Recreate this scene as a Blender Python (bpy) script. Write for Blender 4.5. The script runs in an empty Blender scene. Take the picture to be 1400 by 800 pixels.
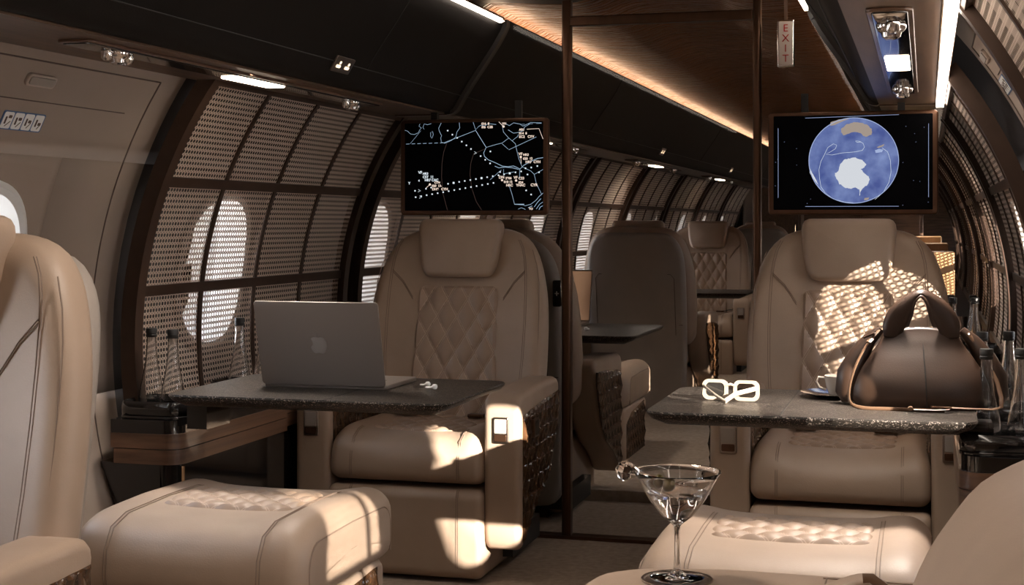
import bpy, bmesh, math, random
from mathutils import Vector, Matrix
random.seed(7)
PI = math.pi
sc = bpy.context.scene
COL = sc.collection
XC = -0.94            # cabin centre line
ZC = 0.80             # height of the fuselage axis
RS = 1.27             # radius of the screens
RW = 1.36             # radius of the wall lining

# ------------------------------------------------------------------ helpers
def tag(o, label=None, cat=None, group=None, kind=None):
    if label: o['label'] = label
    if cat: o['category'] = cat
    if group: o['group'] = group
    if kind: o['kind'] = kind
    return o

def mesh_obj(name, verts, faces, mat, parent=None, smooth=True, uvs=None, mats=None, fmat=None):
    me = bpy.data.meshes.new(name)
    me.from_pydata([tuple(v) for v in verts], [], faces)
    me.materials.append(mat)
    if mats:
        for m in mats: me.materials.append(m)
    if fmat:
        for p, k in zip(me.polygons, fmat): p.material_index = k
    if uvs:
        lay = me.uv_layers.new(name='UVMap')
        for l in me.loops: lay.data[l.index].uv = uvs[l.vertex_index]
    me.update()
    bm = bmesh.new(); bm.from_mesh(me)
    bmesh.ops.recalc_face_normals(bm, faces=bm.faces[:])
    bm.to_mesh(me); bm.free()
    if smooth:
        me.polygons.foreach_set('use_smooth', [True] * len(me.polygons))
        try: me.set_sharp_from_angle(angle=math.radians(40))
        except Exception: pass
    o = bpy.data.objects.new(name, me); COL.objects.link(o)
    if parent: o.parent = parent
    return o

class MB:
    """collects simple solids into one mesh"""
    def __init__(s): s.v = []; s.f = []
    def add(s, v, f):
        n = len(s.v); s.v += [Vector(a) for a in v]; s.f += [tuple(i + n for i in q) for q in f]; return s
    def box(s, x0, x1, y0, y1, z0, z1):
        return s.add([(x0,y0,z0),(x1,y0,z0),(x1,y1,z0),(x0,y1,z0),(x0,y0,z1),(x1,y0,z1),(x1,y1,z1),(x0,y1,z1)],
                     [(0,3,2,1),(4,5,6,7),(0,1,5,4),(1,2,6,5),(2,3,7,6),(3,0,4,7)])
    def tube(s, pts, r, n=8, closed=False, flat=None):
        pts = [Vector(p) for p in pts]; N = len(pts); v = []; f = []
        up = None
        for i, p in enumerate(pts):
            a = pts[(i-1) % N] if (closed or i) else pts[0]
            b = pts[(i+1) % N] if (closed or i < N-1) else pts[-1]
            t = (b - a).normalized()
            if up is None:
                up = Vector((0,0,1)) if abs(t.z) < .9 else Vector((1,0,0))
            side = t.cross(up)
            if side.length < 1e-4: side = t.cross(Vector((1,0,0)))
            side.normalize(); up = side.cross(t).normalized()
            rr = r[i] if isinstance(r, (list, tuple)) else r
            for k in range(n):
                w = 2*PI*k/n
                a1, b1 = (rr, rr) if flat is None else flat
                v.append(p + side*math.cos(w)*a1 + up*math.sin(w)*b1)
        for i in range(N if closed else N-1):
            j = (i+1) % N
            for k in range(n):
                m = (k+1) % n
                f.append((i*n+k, i*n+m, j*n+m, j*n+k))
        if not closed:
            f.append(tuple(range(n))[::-1]); f.append(tuple((N-1)*n+k for k in range(n)))
        return s.add(v, f)
    def lathe(s, prof, c=(0,0,0), n=40):
        v = []; f = []; N = len(prof); c = Vector(c)
        for (r, z) in prof:
            for k in range(n):
                w = 2*PI*k/n
                v.append(c + Vector((r*math.cos(w), r*math.sin(w), z)))
        for i in range(N-1):
            for k in range(n):
                m = (k+1) % n
                f.append((i*n+k, i*n+m, (i+1)*n+m, (i+1)*n+k))
        if prof[0][0] > 1e-6: f.append(tuple(range(n))[::-1])
        if prof[-1][0] > 1e-6: f.append(tuple((N-1)*n+k for k in range(n)))
        return s.add(v, f)
    def pillow(s, outline, thick, r, fn, n=5, dome=0.0, rings=5, mid=0):
        """rounded slab: closed 2D outline (ccw), thickness along the third axis; fn(a,b,c)->point"""
        pts = [Vector(p) for p in outline]; N = len(pts)
        nor = []
        for i in range(N):
            t = (pts[(i+1) % N] - pts[i-1]).normalized()
            nor.append(Vector((t.y, -t.x)))
        area = sum(pts[i].x*pts[(i+1) % N].y - pts[(i+1) % N].x*pts[i].y for i in range(N))
        if area < 0: nor = [-a for a in nor]
        cen = sum(pts, Vector((0,0)))/N
        h = thick/2; levels = []
        def ring(ins, c, sc_=1.0):
            return [((p - q*ins - cen)*sc_ + cen, c) for p, q in zip(pts, nor)]
        top = []
        for k in range(n+1):
            a = PI/2*k/n
            top.append(ring(r*(1-math.cos(a)), h - r + r*math.sin(a)))
        for k in range(1, rings+1):
            q = 1 - k/(rings+.35)
            top.append(ring(r, h + dome*(1-q*q), q))
        bot = [[(p, -c) for p, c in L] for L in top]
        midr = [ring(0, -(h-r) + 2*(h-r)*k/(mid+1)) for k in range(1, mid+1)]
        seq = bot[::-1] + midr + top
        v = []; f = []
        for L in seq:
            for p, c in L: v.append(Vector(fn(p.x, p.y, c)))
        for i in range(len(seq)-1):
            for k in range(N):
                m = (k+1) % N
                f.append((i*N+k, i*N+m, (i+1)*N+m, (i+1)*N+k))
        f.append(tuple(range(N))[::-1]); f.append(tuple((len(seq)-1)*N+k for k in range(N)))
        return s.add(v, f)
    def grid(s, nu, nv, fn):
        v = [fn(i/nu, j/nv) for j in range(nv+1) for i in range(nu+1)]
        f = [(j*(nu+1)+i, j*(nu+1)+i+1, (j+1)*(nu+1)+i+1, (j+1)*(nu+1)+i) for j in range(nv) for i in range(nu)]
        return s.add(v, f)
    def xf(s, fn): s.v = [Vector(fn(p)) for p in s.v]; return s
    def build(s, name, mat, parent=None, smooth=True, uvs=None):
        return mesh_obj(name, s.v, s.f, mat, parent, smooth, uvs)

def rrect(w, h, r, n=6, cx=0, cy=0):
    out = []
    for (sx, sy, a0) in ((1,1,0),(-1,1,PI/2),(-1,-1,PI),(1,-1,3*PI/2)):
        for k in range(n+1):
            a = a0 + PI/2*k/n
            out.append((cx + sx*(w/2-r) + r*math.cos(a), cy + sy*(h/2-r) + r*math.sin(a)))
    return out

def dens(poly, d=.03):
    """closed polygon resampled and lightly rounded"""
    out = []
    N = len(poly)
    for i in range(N):
        a = Vector(poly[i]); b = Vector(poly[(i+1) % N]); m = max(1, int(round((b-a).length/d)))
        for k in range(m): out.append(a.lerp(b, k/m))
    for _ in range(2):
        out = [(out[i-1] + out[i]*2 + out[(i+1) % len(out)])/4 for i in range(len(out))]
    return out

def empty(name, loc=(0,0,0), rz=0):
    o = bpy.data.objects.new(name, None); COL.objects.link(o)
    o.location = loc; o.rotation_euler = (0,0,rz); o.empty_display_size = .1
    return o

def copy_tree(o, parent=None):
    c = o.copy(); COL.objects.link(c)
    if parent: c.parent = parent
    for ch in list(o.children): copy_tree(ch, c)
    return c

def text_mesh(body, size, loc, mat, parent, name='lettering', depth=.0004, bold=0.0, align='LEFT', rot=(PI/2,0,0)):
    cu = bpy.data.curves.new(name, 'FONT'); cu.body = body; cu.size = size
    cu.extrude = depth; cu.align_x = align; cu.offset = bold
    t = bpy.data.objects.new(name, cu); COL.objects.link(t)
    dg = bpy.context.evaluated_depsgraph_get()
    me = bpy.data.meshes.new_from_object(t.evaluated_get(dg))
    bpy.data.objects.remove(t); bpy.data.curves.remove(cu)
    me.materials.clear(); me.materials.append(mat)
    o = bpy.data.objects.new(name, me); COL.objects.link(o)
    o.parent = parent; o.location = loc; o.rotation_euler = rot
    return o

# ---------------------------------------------------------------- materials
def base_mat(name, col, rough=.5, metal=0.0, **kw):
    m = bpy.data.materials.new(name); m.use_nodes = True
    nt = m.node_tree; b = nt.nodes['Principled BSDF']
    b.inputs['Base Color'].default_value = (*col, 1)
    b.inputs['Roughness'].default_value = rough
    b.inputs['Metallic'].default_value = metal
    for k, v in kw.items():
        b.inputs[k.replace('_', ' ')].default_value = v
    return m, nt, b

def N_(nt, t, **kw):
    n = nt.nodes.new(t)
    for k, v in kw.items(): setattr(n, k, v)
    return n

def noise_mat(name, c1, c2, scale, rough, bump=0.0, bscale=None, metal=0, coords='Object', stretch=(1,1,1), detail=4, bdist=.002, **kw):
    m, nt, b = base_mat(name, c1, rough, metal, **kw)
    tc = N_(nt, 'ShaderNodeTexCoord'); mp = N_(nt, 'ShaderNodeMapping')
    mp.inputs['Scale'].default_value = stretch
    nt.links.new(tc.outputs[coords], mp.inputs['Vector'])
    no = N_(nt, 'ShaderNodeTexNoise'); no.inputs['Scale'].default_value = scale; no.inputs['Detail'].default_value = detail
    nt.links.new(mp.outputs[0], no.inputs['Vector'])
    mx = N_(nt, 'ShaderNodeMix', data_type='RGBA')
    rmp = N_(nt, 'ShaderNodeMapRange'); rmp.inputs[1].default_value = .3; rmp.inputs[2].default_value = .7
    nt.links.new(no.outputs['Fac'], rmp.inputs[0]); nt.links.new(rmp.outputs[0], mx.inputs[0])
    mx.inputs[6].default_value = (*c1, 1); mx.inputs[7].default_value = (*c2, 1)
    nt.links.new(mx.outputs[2], b.inputs['Base Color'])
    if bump:
        n2 = N_(nt, 'ShaderNodeTexNoise'); n2.inputs['Scale'].default_value = bscale or scale*4; n2.inputs['Detail'].default_value = 3
        nt.links.new(mp.outputs[0], n2.inputs['Vector'])
        bp = N_(nt, 'ShaderNodeBump'); bp.inputs['Strength'].default_value = bump; bp.inputs['Distance'].default_value = bdist
        nt.links.new(n2.outputs['Fac'], bp.inputs['Height']); nt.links.new(bp.outputs[0], b.inputs['Normal'])
    return m

LEA = (.37, .268, .197); LEA2 = (.32, .230, .168)
M = {}
M['leather'] = noise_mat('leather', LEA, LEA2, 7, .5, .25, 260, bdist=.0012)
M['leather_shell'] = noise_mat('leather_shell', (.30,.255,.22), (.26,.22,.19), 6, .55, .2, 260, bdist=.001)
M['leather_dark'] = noise_mat('leather_dark', (.013,.0105,.009), (.010,.008,.007), 9, .62, .3, 240, bdist=.001, Specular_IOR_Level=.15)
M['bag'] = noise_mat('bag_leather', (.040,.021,.0125), (.031,.016,.010), 9, .40, .25, 300, bdist=.0008)
M['strap'] = noise_mat('strap_leather', (.16,.09,.05), (.13,.07,.04), 9, .45)
M['stitch'] = base_mat('stitching', (.215,.15,.11), .7)[0]
M['bronze'] = noise_mat('bronze', (.105,.052,.030), (.085,.042,.024), 30, .34, metal=.75, stretch=(1,1,.2))
M['frame_brown'] = noise_mat('frame_brown', (.050,.027,.017), (.040,.021,.013), 20, .5, Specular_IOR_Level=.3)
M['black_gloss'] = base_mat('black_gloss', (.010,.009,.009), .09, 0, Coat_Weight=.5)[0]
M['black'] = base_mat('black_matte', (.012,.011,.010), .5)[0]
M['chrome'] = base_mat('chrome', (.75,.72,.70), .12, 1)[0]
M['steel'] = base_mat('brushed_steel', (.33,.27,.23), .3, 1)[0]
M['brass'] = base_mat('brass', (.75,.55,.35), .2, 1)[0]
M['white_plastic'] = base_mat('white_plastic', (.75,.74,.72), .35)[0]
M['cream_frame'] = base_mat('cream_acetate', (.34,.28,.215), .3)[0]
M['wall'] = noise_mat('wall_lining', (.42,.335,.28), (.39,.31,.26), 5, .75, .12, 380, bdist=.0006)
M['walnut'] = noise_mat('walnut', (.20,.105,.060), (.085,.042,.024), 6, .35, .3, 60, stretch=(1,.12,9), Coat_Weight=.3)
M['wood_panel'] = noise_mat('wood_panel', (.13,.072,.042), (.065,.034,.020), 8, .4, .1, 60, stretch=(6,.5,3))
M['amber_lit_wood'] = noise_mat('amber_lit_wood', (.46,.27,.13), (.36,.20,.09), 14, .45, coords='Generated')  # warm light on the stepped cabinets is put into this wood colour
M['carpet'] = noise_mat('carpet', (.50,.39,.30), (.36,.275,.205), 40, .95, .9, 700, bdist=.006, detail=6)
M['sun_glass_lens'] = base_mat('smoked_lens', (.02,.018,.016), .05)[0]
M['coffee_cup'] = base_mat('ceramic', (.52,.45,.39), .25)[0]
M['laptop'] = base_mat('anodised_grey', (.17,.140,.120), .38, .35)[0]
M['laptop_logo'] = base_mat('polished_logo', (.225,.195,.175), .22, .2)[0]
M['keys'] = base_mat('keys', (.03,.028,.026), .5)[0]
M['olive'] = noise_mat('olive', (.13,.10,.022), (.09,.05,.015), 30, .3)
M['red'] = base_mat('red_letters', (.45,.02,.015), .5)[0]
M['sign_face'] = base_mat('sign_face', (.62,.52,.45), .35)[0]
M['blue_print'] = base_mat('blue_print', (.06,.12,.25), .5)[0]
M['seam_dark'] = base_mat('dark_seam', (.10,.07,.055), .8)[0]

def emis(name, col, s):
    m = bpy.data.materials.new(name); m.use_nodes = True; nt = m.node_tree
    for n in list(nt.nodes): nt.nodes.remove(n)
    e = N_(nt, 'ShaderNodeEmission'); e.inputs[0].default_value = (*col, 1); e.inputs[1].default_value = s
    o = N_(nt, 'ShaderNodeOutputMaterial'); nt.links.new(e.outputs[0], o.inputs[0])
    return m
M['led'] = emis('led', (1,.86,.73), 12)
M['led_cove'] = emis('led_cove', (1,.72,.48), 22)
M['lamp'] = emis('lamp_glow', (1,.82,.62), 10)
M['icon'] = emis('icon_glow', (1,.75,.5), 2.0)
M['map_line'] = emis('map_line', (.45,.62,.80), .75)
M['map_dim'] = emis('map_dim', (.35,.22,.18), .35)
M['map_text'] = emis('map_text', (1,.80,.66), .9)
M['map_white'] = emis('map_white', (.85,.95,1), .9)
M['land_white'] = emis('land_white', (.72,.75,.80), .9)
M['land_tan'] = emis('land_tan', (.40,.33,.28), .9)
M['track'] = emis('track', (.45,.55,.85), .8)

# glossy black display
m, nt, b = base_mat('display_black', (.001,.001,.002), .6, 0, Specular_IOR_Level=.05); M['display'] = m
# globe
m, nt, b = base_mat('globe', (.05,.08,.25), .5); M['globe'] = m
tc = N_(nt,'ShaderNodeTexCoord'); no = N_(nt,'ShaderNodeTexNoise'); no.inputs['Scale'].default_value = 16; no.inputs['Detail'].default_value = 6
nt.links.new(tc.outputs['Object'], no.inputs['Vector'])
cr = N_(nt,'ShaderNodeValToRGB'); nt.links.new(no.outputs['Fac'], cr.inputs[0])
cr.color_ramp.elements[0].position = .35; cr.color_ramp.elements[0].color = (.055,.085,.28,1)
cr.color_ramp.elements[1].position = .75; cr.color_ramp.elements[1].color = (.20,.27,.52,1)
b.inputs['Base Color'].default_value = (0,0,0,1)
nt.links.new(cr.outputs[0], b.inputs['Emission Color']); b.inputs['Emission Strength'].default_value = 1.0
m, nt, b = base_mat('wallpaper', (.1,.05,.03), .5); M['wallpaper'] = m
tc = N_(nt,'ShaderNodeTexCoord'); wv = N_(nt,'ShaderNodeTexWave'); wv.inputs['Scale'].default_value = 1.3; wv.inputs['Distortion'].default_value = 5
nt.links.new(tc.outputs['Object'], wv.inputs['Vector'])
cr = N_(nt,'ShaderNodeValToRGB'); nt.links.new(wv.outputs['Fac'], cr.inputs[0])
cr.color_ramp.elements[0].color = (.10,.045,.025,1); cr.color_ramp.elements[1].color = (.42,.24,.14,1)
nt.links.new(cr.outputs[0], b.inputs['Emission Color']); b.inputs['Emission Strength'].default_value = .6

# quilted leather: UV = diamond coordinates
def quilt_mat():
    m = noise_mat('quilted_leather', (.33,.23,.165), (.29,.20,.14), 9, .5)
    nt = m.node_tree; b = nt.nodes['Principled BSDF']
    src = b.inputs['Base Color'].links[0].from_socket
    uv = N_(nt,'ShaderNodeUVMap'); sp = N_(nt,'ShaderNodeSeparateXYZ'); nt.links.new(uv.outputs[0], sp.inputs[0])
    ds = []
    for k in (0,1):
        fr = N_(nt,'ShaderNodeMath', operation='PINGPONG'); fr.inputs[1].default_value = .5
        nt.links.new(sp.outputs[k], fr.inputs[0]); ds.append(fr)
    mn = N_(nt,'ShaderNodeMath', operation='MINIMUM')
    nt.links.new(ds[0].outputs[0], mn.inputs[0]); nt.links.new(ds[1].outputs[0], mn.inputs[1])
    # twin stitch rows: bright where distance is about .045
    sb = N_(nt,'ShaderNodeMath', operation='SUBTRACT'); sb.inputs[1].default_value = .045; nt.links.new(mn.outputs[0], sb.inputs[0])
    ab = N_(nt,'ShaderNodeMath', operation='ABSOLUTE'); nt.links.new(sb.outputs[0], ab.inputs[0])
    lt = N_(nt,'ShaderNodeMath', operation='LESS_THAN'); lt.inputs[1].default_value = .013; nt.links.new(ab.outputs[0], lt.inputs[0])
    mx = N_(nt,'ShaderNodeMix', data_type='RGBA'); nt.links.new(lt.outputs[0], mx.inputs[0]); nt.links.new(src, mx.inputs[6])
    mx.inputs[7].default_value = (.47,.345,.255,1)
    nt.links.new(mx.outputs[2], b.inputs['Base Color'])
    return m
M['quilt'] = quilt_mat()

# faceted walnut with strong streaks
m = noise_mat('carved_walnut', (.085,.040,.018), (.022,.011,.006), 9, .17, stretch=(3,9,1.0), detail=7, Coat_Weight=.4); M['carved'] = m

# perforated screen: UV in metres, holes are open
def cane_mat():
    m = noise_mat('perforated_panel', (.56,.44,.355), (.51,.40,.32), 40, .7, stretch=(1,1,30))
    nt = m.node_tree; b = nt.nodes['Principled BSDF']; out = nt.nodes['Material Output']
    uv = N_(nt,'ShaderNodeUVMap'); sp = N_(nt,'ShaderNodeSeparateXYZ'); nt.links.new(uv.outputs[0], sp.inputs[0])
    def cell(sock, pitch, off=0.0):
        d = N_(nt,'ShaderNodeMath', operation='MULTIPLY_ADD'); d.inputs[1].default_value = 1/pitch; d.inputs[2].default_value = off
        nt.links.new(sock, d.inputs[0])
        f = N_(nt,'ShaderNodeMath', operation='FRACT'); nt.links.new(d.outputs[0], f.inputs[0])
        s = N_(nt,'ShaderNodeMath', operation='SUBTRACT'); s.inputs[1].default_value = .5; nt.links.new(f.outputs[0], s.inputs[0])
        mlt = N_(nt,'ShaderNodeMath', operation='MULTIPLY'); mlt.inputs[1].default_value = pitch; nt.links.new(s.outputs[0], mlt.inputs[0])
        return mlt.outputs[0]
    def inside(x, y, rx, ry):
        px = N_(nt,'ShaderNodeMath', operation='DIVIDE'); px.inputs[1].default_value = rx; nt.links.new(x, px.inputs[0])
        py = N_(nt,'ShaderNodeMath', operation='DIVIDE'); py.inputs[1].default_value = ry; nt.links.new(y, py.inputs[0])
        p4 = []
        for q in (px, py):
            a = N_(nt,'ShaderNodeMath', operation='ABSOLUTE'); nt.links.new(q.outputs[0], a.inputs[0])
            p = N_(nt,'ShaderNodeMath', operation='POWER'); p.inputs[1].default_value = 3; nt.links.new(a.outputs[0], p.inputs[0]); p4.append(p)
        s = N_(nt,'ShaderNodeMath', operation='ADD'); nt.links.new(p4[0].outputs[0], s.inputs[0]); nt.links.new(p4[1].outputs[0], s.inputs[1])
        l = N_(nt,'ShaderNodeMath', operation='LESS_THAN'); l.inputs[1].default_value = 1; nt.links.new(s.outputs[0], l.inputs[0])
        return l.outputs[0]
    U, V = sp.outputs[0], sp.outputs[1]
    a = inside(cell(U,.0165), cell(V,.0175), .0057, .0052)
    c = inside(cell(U,.0165,.5), cell(V,.0175,.5), .0020, .0016)
    mxm = N_(nt,'ShaderNodeMath', operation='MAXIMUM'); nt.links.new(a, mxm.inputs[0]); nt.links.new(c, mxm.inputs[1])
    tr = N_(nt,'ShaderNodeBsdfTransparent'); mix = N_(nt,'ShaderNodeMixShader')
    nt.links.new(mxm.outputs[0], mix.inputs[0]); nt.links.new(b.outputs[0], mix.inputs[1]); nt.links.new(tr.outputs[0], mix.inputs[2])
    nt.links.new(mix.outputs[0], out.inputs[0])
    return m
M['cane'] = cane_mat()

def pane_mat(name, col, refl=1.0, rough=0.0):
    m = bpy.data.materials.new(name); m.use_nodes = True; nt = m.node_tree
    for n in list(nt.nodes): nt.nodes.remove(n)
    tr = N_(nt,'ShaderNodeBsdfTransparent'); tr.inputs[0].default_value = (*col, 1)
    gl = N_(nt,'ShaderNodeBsdfGlossy'); gl.inputs['Roughness'].default_value = rough
    fr = N_(nt,'ShaderNodeFresnel'); fr.inputs[0].default_value = 1.45
    mx = N_(nt,'ShaderNodeMixShader'); o = N_(nt,'ShaderNodeOutputMaterial')
    k_=N_(nt,'ShaderNodeMath', operation='MULTIPLY'); k_.inputs[1].default_value = refl; nt.links.new(fr.outputs[0], k_.inputs[0])
    nt.links.new(k_.outputs[0], mx.inputs[0]); nt.links.new(tr.outputs[0], mx.inputs[1]); nt.links.new(gl.outputs[0], mx.inputs[2])
    nt.links.new(mx.outputs[0], o.inputs[0])
    return m
M['window_glass'] = pane_mat('window_glass', (.97,.98,.98))
M['smoked_glass'] = pane_mat('smoked_glass', (.80,.77,.74), .35)
m, nt, b = base_mat('clear_glass', (1,1,1), 0.0, 0, IOR=1.47, Transmission_Weight=1.0); M['glass'] = m
m, nt, b = base_mat('spirit', (1,1,1), 0.0, 0, IOR=1.36, Transmission_Weight=1.0); M['spirit'] = m

# dark speckled stone, its sparkle painted as pale flecks
def stone_mat():
    m = noise_mat('speckled_stone', (.009,.0075,.0065), (.026,.021,.017), 18, .34, .9, 260, stretch=(.35,1,1), detail=8, bdist=.0014, Specular_IOR_Level=.13)
    nt = m.node_tree; b = nt.nodes['Principled BSDF']; src = b.inputs['Base Color'].links[0].from_socket
    tc = N_(nt,'ShaderNodeTexCoord'); vo = N_(nt,'ShaderNodeTexVoronoi'); vo.inputs['Scale'].default_value = 420
    nt.links.new(tc.outputs['Object'], vo.inputs['Vector'])
    sx = N_(nt,'ShaderNodeSeparateXYZ'); nt.links.new(vo.outputs['Color'], sx.inputs[0])
    g = N_(nt,'ShaderNodeMath', operation='GREATER_THAN'); g.inputs[1].default_value = .87; nt.links.new(sx.outputs[0], g.inputs[0])
    mx = N_(nt,'ShaderNodeMix', data_type='RGBA'); nt.links.new(g.outputs[0], mx.inputs[0]); nt.links.new(src, mx.inputs[6]); mx.inputs[7].default_value = (.17,.14,.12,1)
    nt.links.new(mx.outputs[2], b.inputs['Base Color'])
    return m
M['stone'] = stone_mat()

# ceiling veneer with a carved ripple
def ceiling_mat():
    m = noise_mat('rippled_veneer', (.40,.170,.068), (.24,.098,.038), 5, .36, stretch=(.8,5,1), metal=.0, detail=7)
    nt = m.node_tree; b = nt.nodes['Principled BSDF']
    tc = N_(nt,'ShaderNodeTexCoord'); mp = N_(nt,'ShaderNodeMapping'); mp.inputs['Scale'].default_value = (6,34,6)
    mp.inputs['Rotation'].default_value = (0,0,.12)
    nt.links.new(tc.outputs['Object'], mp.inputs[0])
    no = N_(nt,'ShaderNodeTexNoise'); no.inputs['Scale'].default_value = 1.0; no.inputs['Detail'].default_value = 2.5; nt.links.new(mp.outputs[0], no.inputs['Vector'])
    bp = N_(nt,'ShaderNodeBump'); bp.inputs['Strength'].default_value = 1; bp.inputs['Distance'].default_value = .2
    nt.links.new(no.outputs['Fac'], bp.inputs['Height']); nt.links.new(bp.outputs[0], b.inputs['Normal'])
    return m
M['veneer'] = ceiling_mat()

# ------------------------------------------------------------------- shell
Y0, Y1 = -1.6, 17.8
STEP_Y, STEP_H = 5.93, .045
o = MB().box(-2.7, .8, Y0-.2, STEP_Y, -.1, 0).build('floor', M['carpet'], smooth=False); tag(o, kind='structure')
o = MB().box(-2.7, .8, STEP_Y, Y1+.2, -.1, STEP_H).build('floor', M['carpet'], smooth=False); tag(o, kind='structure')

def cyl(side, R, y, a):
    return Vector((XC + side*R*math.cos(a), y, ZC + R*math.sin(a)))

def wall_strip(side, R, y0, y1, a0, a1, verts, faces, n=10):
    b = len(verts)
    for j in range(n+1):
        a = a0 + (a1-a0)*j/n
        verts.append(cyl(side, R, y0, a)); verts.append(cyl(side, R, y1, a))
    for j in range(n): faces.append((b+2*j, b+2*j+1, b+2*j+3, b+2*j+2))

WA = (1.0 - ZC)/RW               # window centre angle, z about 1.0
WH = .245/RW                     # half height as an angle
WW = .215                        # half width
LEFT_WIN = [-1.075, .28, 1.70, 3.08, 4.38, 5.75, 7.055, 8.41, 9.765, 11.12, 12.475, 13.83, 15.185, 16.54]
RIGHT_WIN = [-1.20, .55, 1.88, 3.04, 4.52, 5.95, 7.36, 8.77, 10.18, 11.59, 13.00, 14.41, 15.82, 17.23]
def oval(t, k=1.0):
    c, s = math.cos(t), math.sin(t); e = 2/2.4
    return (math.copysign(abs(c)**e, c)*WW*k, math.copysign(abs(s)**e, s)*WH*k)

def build_wall(side, wins, name, ylist=None):
    v = []; f = []
    A0, A1 = -.62, 1.0; b0, b1 = WA-.25, WA+.25; hw = .30
    wall_strip(side, RW, Y0, Y1, A0, b0, v, f); wall_strip(side, RW, Y0, Y1, b1, A1, v, f, 14)
    ys = Y0
    for w in wins:
        if w-hw > ys: wall_strip(side, RW, ys, w-hw, b0, b1, v, f, 8)
        ys = w+hw
        n = 64; K = 4; base = len(v)
        for k in range(K+1):
            for i in range(n):
                t = 2*PI*i/n; oy, oa = oval(t)
                c, s = math.cos(t), math.sin(t); m = max(abs(c), abs(s))
                qy, qa = c/m*hw, s/m*.25
                q = k/K
                v.append(cyl(side, RW, w + oy*(1-q)+qy*q, WA + oa*(1-q)+qa*q))
        for k in range(K):
            for i in range(n):
                j = (i+1) % n
                f.append((base+k*n+i, base+k*n+j, base+(k+1)*n+j, base+(k+1)*n+i))
    if ys < Y1: wall_strip(side, RW, ys, Y1, b0, b1, v, f, 8)
    o = mesh_obj(name, v, f, M['wall']); tag(o, kind='structure')
    so = o.modifiers.new('depth', 'SOLIDIFY'); so.thickness = .02; so.offset = 0
    return o
def wall_mat(name, shade_spans):  # shade behind the screens is painted into the wall colour over these ranges
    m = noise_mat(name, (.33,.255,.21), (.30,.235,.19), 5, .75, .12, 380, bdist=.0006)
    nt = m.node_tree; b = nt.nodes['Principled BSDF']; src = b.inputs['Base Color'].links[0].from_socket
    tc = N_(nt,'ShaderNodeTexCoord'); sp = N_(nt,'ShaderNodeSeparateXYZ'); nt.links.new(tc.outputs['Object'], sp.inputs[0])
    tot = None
    for a, c in shade_spans:
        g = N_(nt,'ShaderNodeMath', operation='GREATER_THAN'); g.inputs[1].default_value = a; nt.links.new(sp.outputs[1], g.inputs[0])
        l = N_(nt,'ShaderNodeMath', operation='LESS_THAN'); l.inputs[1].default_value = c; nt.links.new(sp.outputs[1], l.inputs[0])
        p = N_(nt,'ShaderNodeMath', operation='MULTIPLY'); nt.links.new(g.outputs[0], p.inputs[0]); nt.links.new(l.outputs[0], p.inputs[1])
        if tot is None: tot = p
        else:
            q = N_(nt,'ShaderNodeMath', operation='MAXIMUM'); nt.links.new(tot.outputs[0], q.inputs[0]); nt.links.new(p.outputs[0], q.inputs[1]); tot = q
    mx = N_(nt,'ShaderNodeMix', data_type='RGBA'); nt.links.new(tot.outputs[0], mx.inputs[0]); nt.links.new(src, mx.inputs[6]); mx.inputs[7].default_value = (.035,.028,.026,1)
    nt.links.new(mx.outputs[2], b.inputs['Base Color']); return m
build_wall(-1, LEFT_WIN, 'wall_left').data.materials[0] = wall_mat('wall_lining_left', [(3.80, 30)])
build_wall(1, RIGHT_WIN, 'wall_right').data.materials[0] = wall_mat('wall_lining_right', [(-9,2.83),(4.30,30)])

# windows: reveal, bezel and pane
win_no = 0
proto_w = {}; dark_w = {}; clean_w = {}
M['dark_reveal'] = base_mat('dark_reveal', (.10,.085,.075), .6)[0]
for side, wins in ((-1, LEFT_WIN), (1, RIGHT_WIN)):
    for w in wins:
        win_no += 1
        if side not in proto_w:
            mb = MB(); v = []; f = []; n = 64
            prof = [(1.12, RW-.012), (1.12, RW-.022), (1.06, RW-.030), (.99, RW-.022), (.965, RW+.02), (.96, RW+.085), (1.0, RW+.095), (1.05, RW+.03)]
            for (k, R) in prof:
                for i in range(n):
                    oy, oa = oval(2*PI*i/n, k); v.append(cyl(side, R, oy, WA+oa))
            P = len(prof)
            for a in range(P):
                for i in range(n):
                    j = (i+1) % n; c2 = (a+1) % P
                    f.append((a*n+i, a*n+j, c2*n+j, c2*n+i))
            root = mesh_obj('window_%d' % win_no, v, f, M['white_plastic'], mats=[M['white_plastic']], fmat=[0 if q//n in (0,1,2,6,7) else 1 for q in range(len(f))])
            v = []; 
            for i in range(n):
                oy, oa = oval(2*PI*i/n, .965); v.append(cyl(side, RW+.08, oy, WA+oa))
            pane = mesh_obj('pane', v, [tuple(range(n))], M['window_glass'], root, smooth=False)
            proto_w[side] = root
        else:
            root = copy_tree(proto_w[side]); root.name = 'window_%d' % win_no
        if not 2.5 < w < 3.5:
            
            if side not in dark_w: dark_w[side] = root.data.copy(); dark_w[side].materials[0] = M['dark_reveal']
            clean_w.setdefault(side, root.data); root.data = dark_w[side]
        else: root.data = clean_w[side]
        root.location.y = w
        tag(root, kind='structure')

# end walls
o = MB().box(-2.5,.6, Y0-.06, Y0, 0, 2.3).build('wall_back', M['wall'], smooth=False); tag(o, kind='structure')
o = MB().box(-2.5,.6, Y1, Y1+.06, 0, 2.3).build('wall_front', M['walnut'], smooth=False); tag(o, kind='structure')

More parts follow.
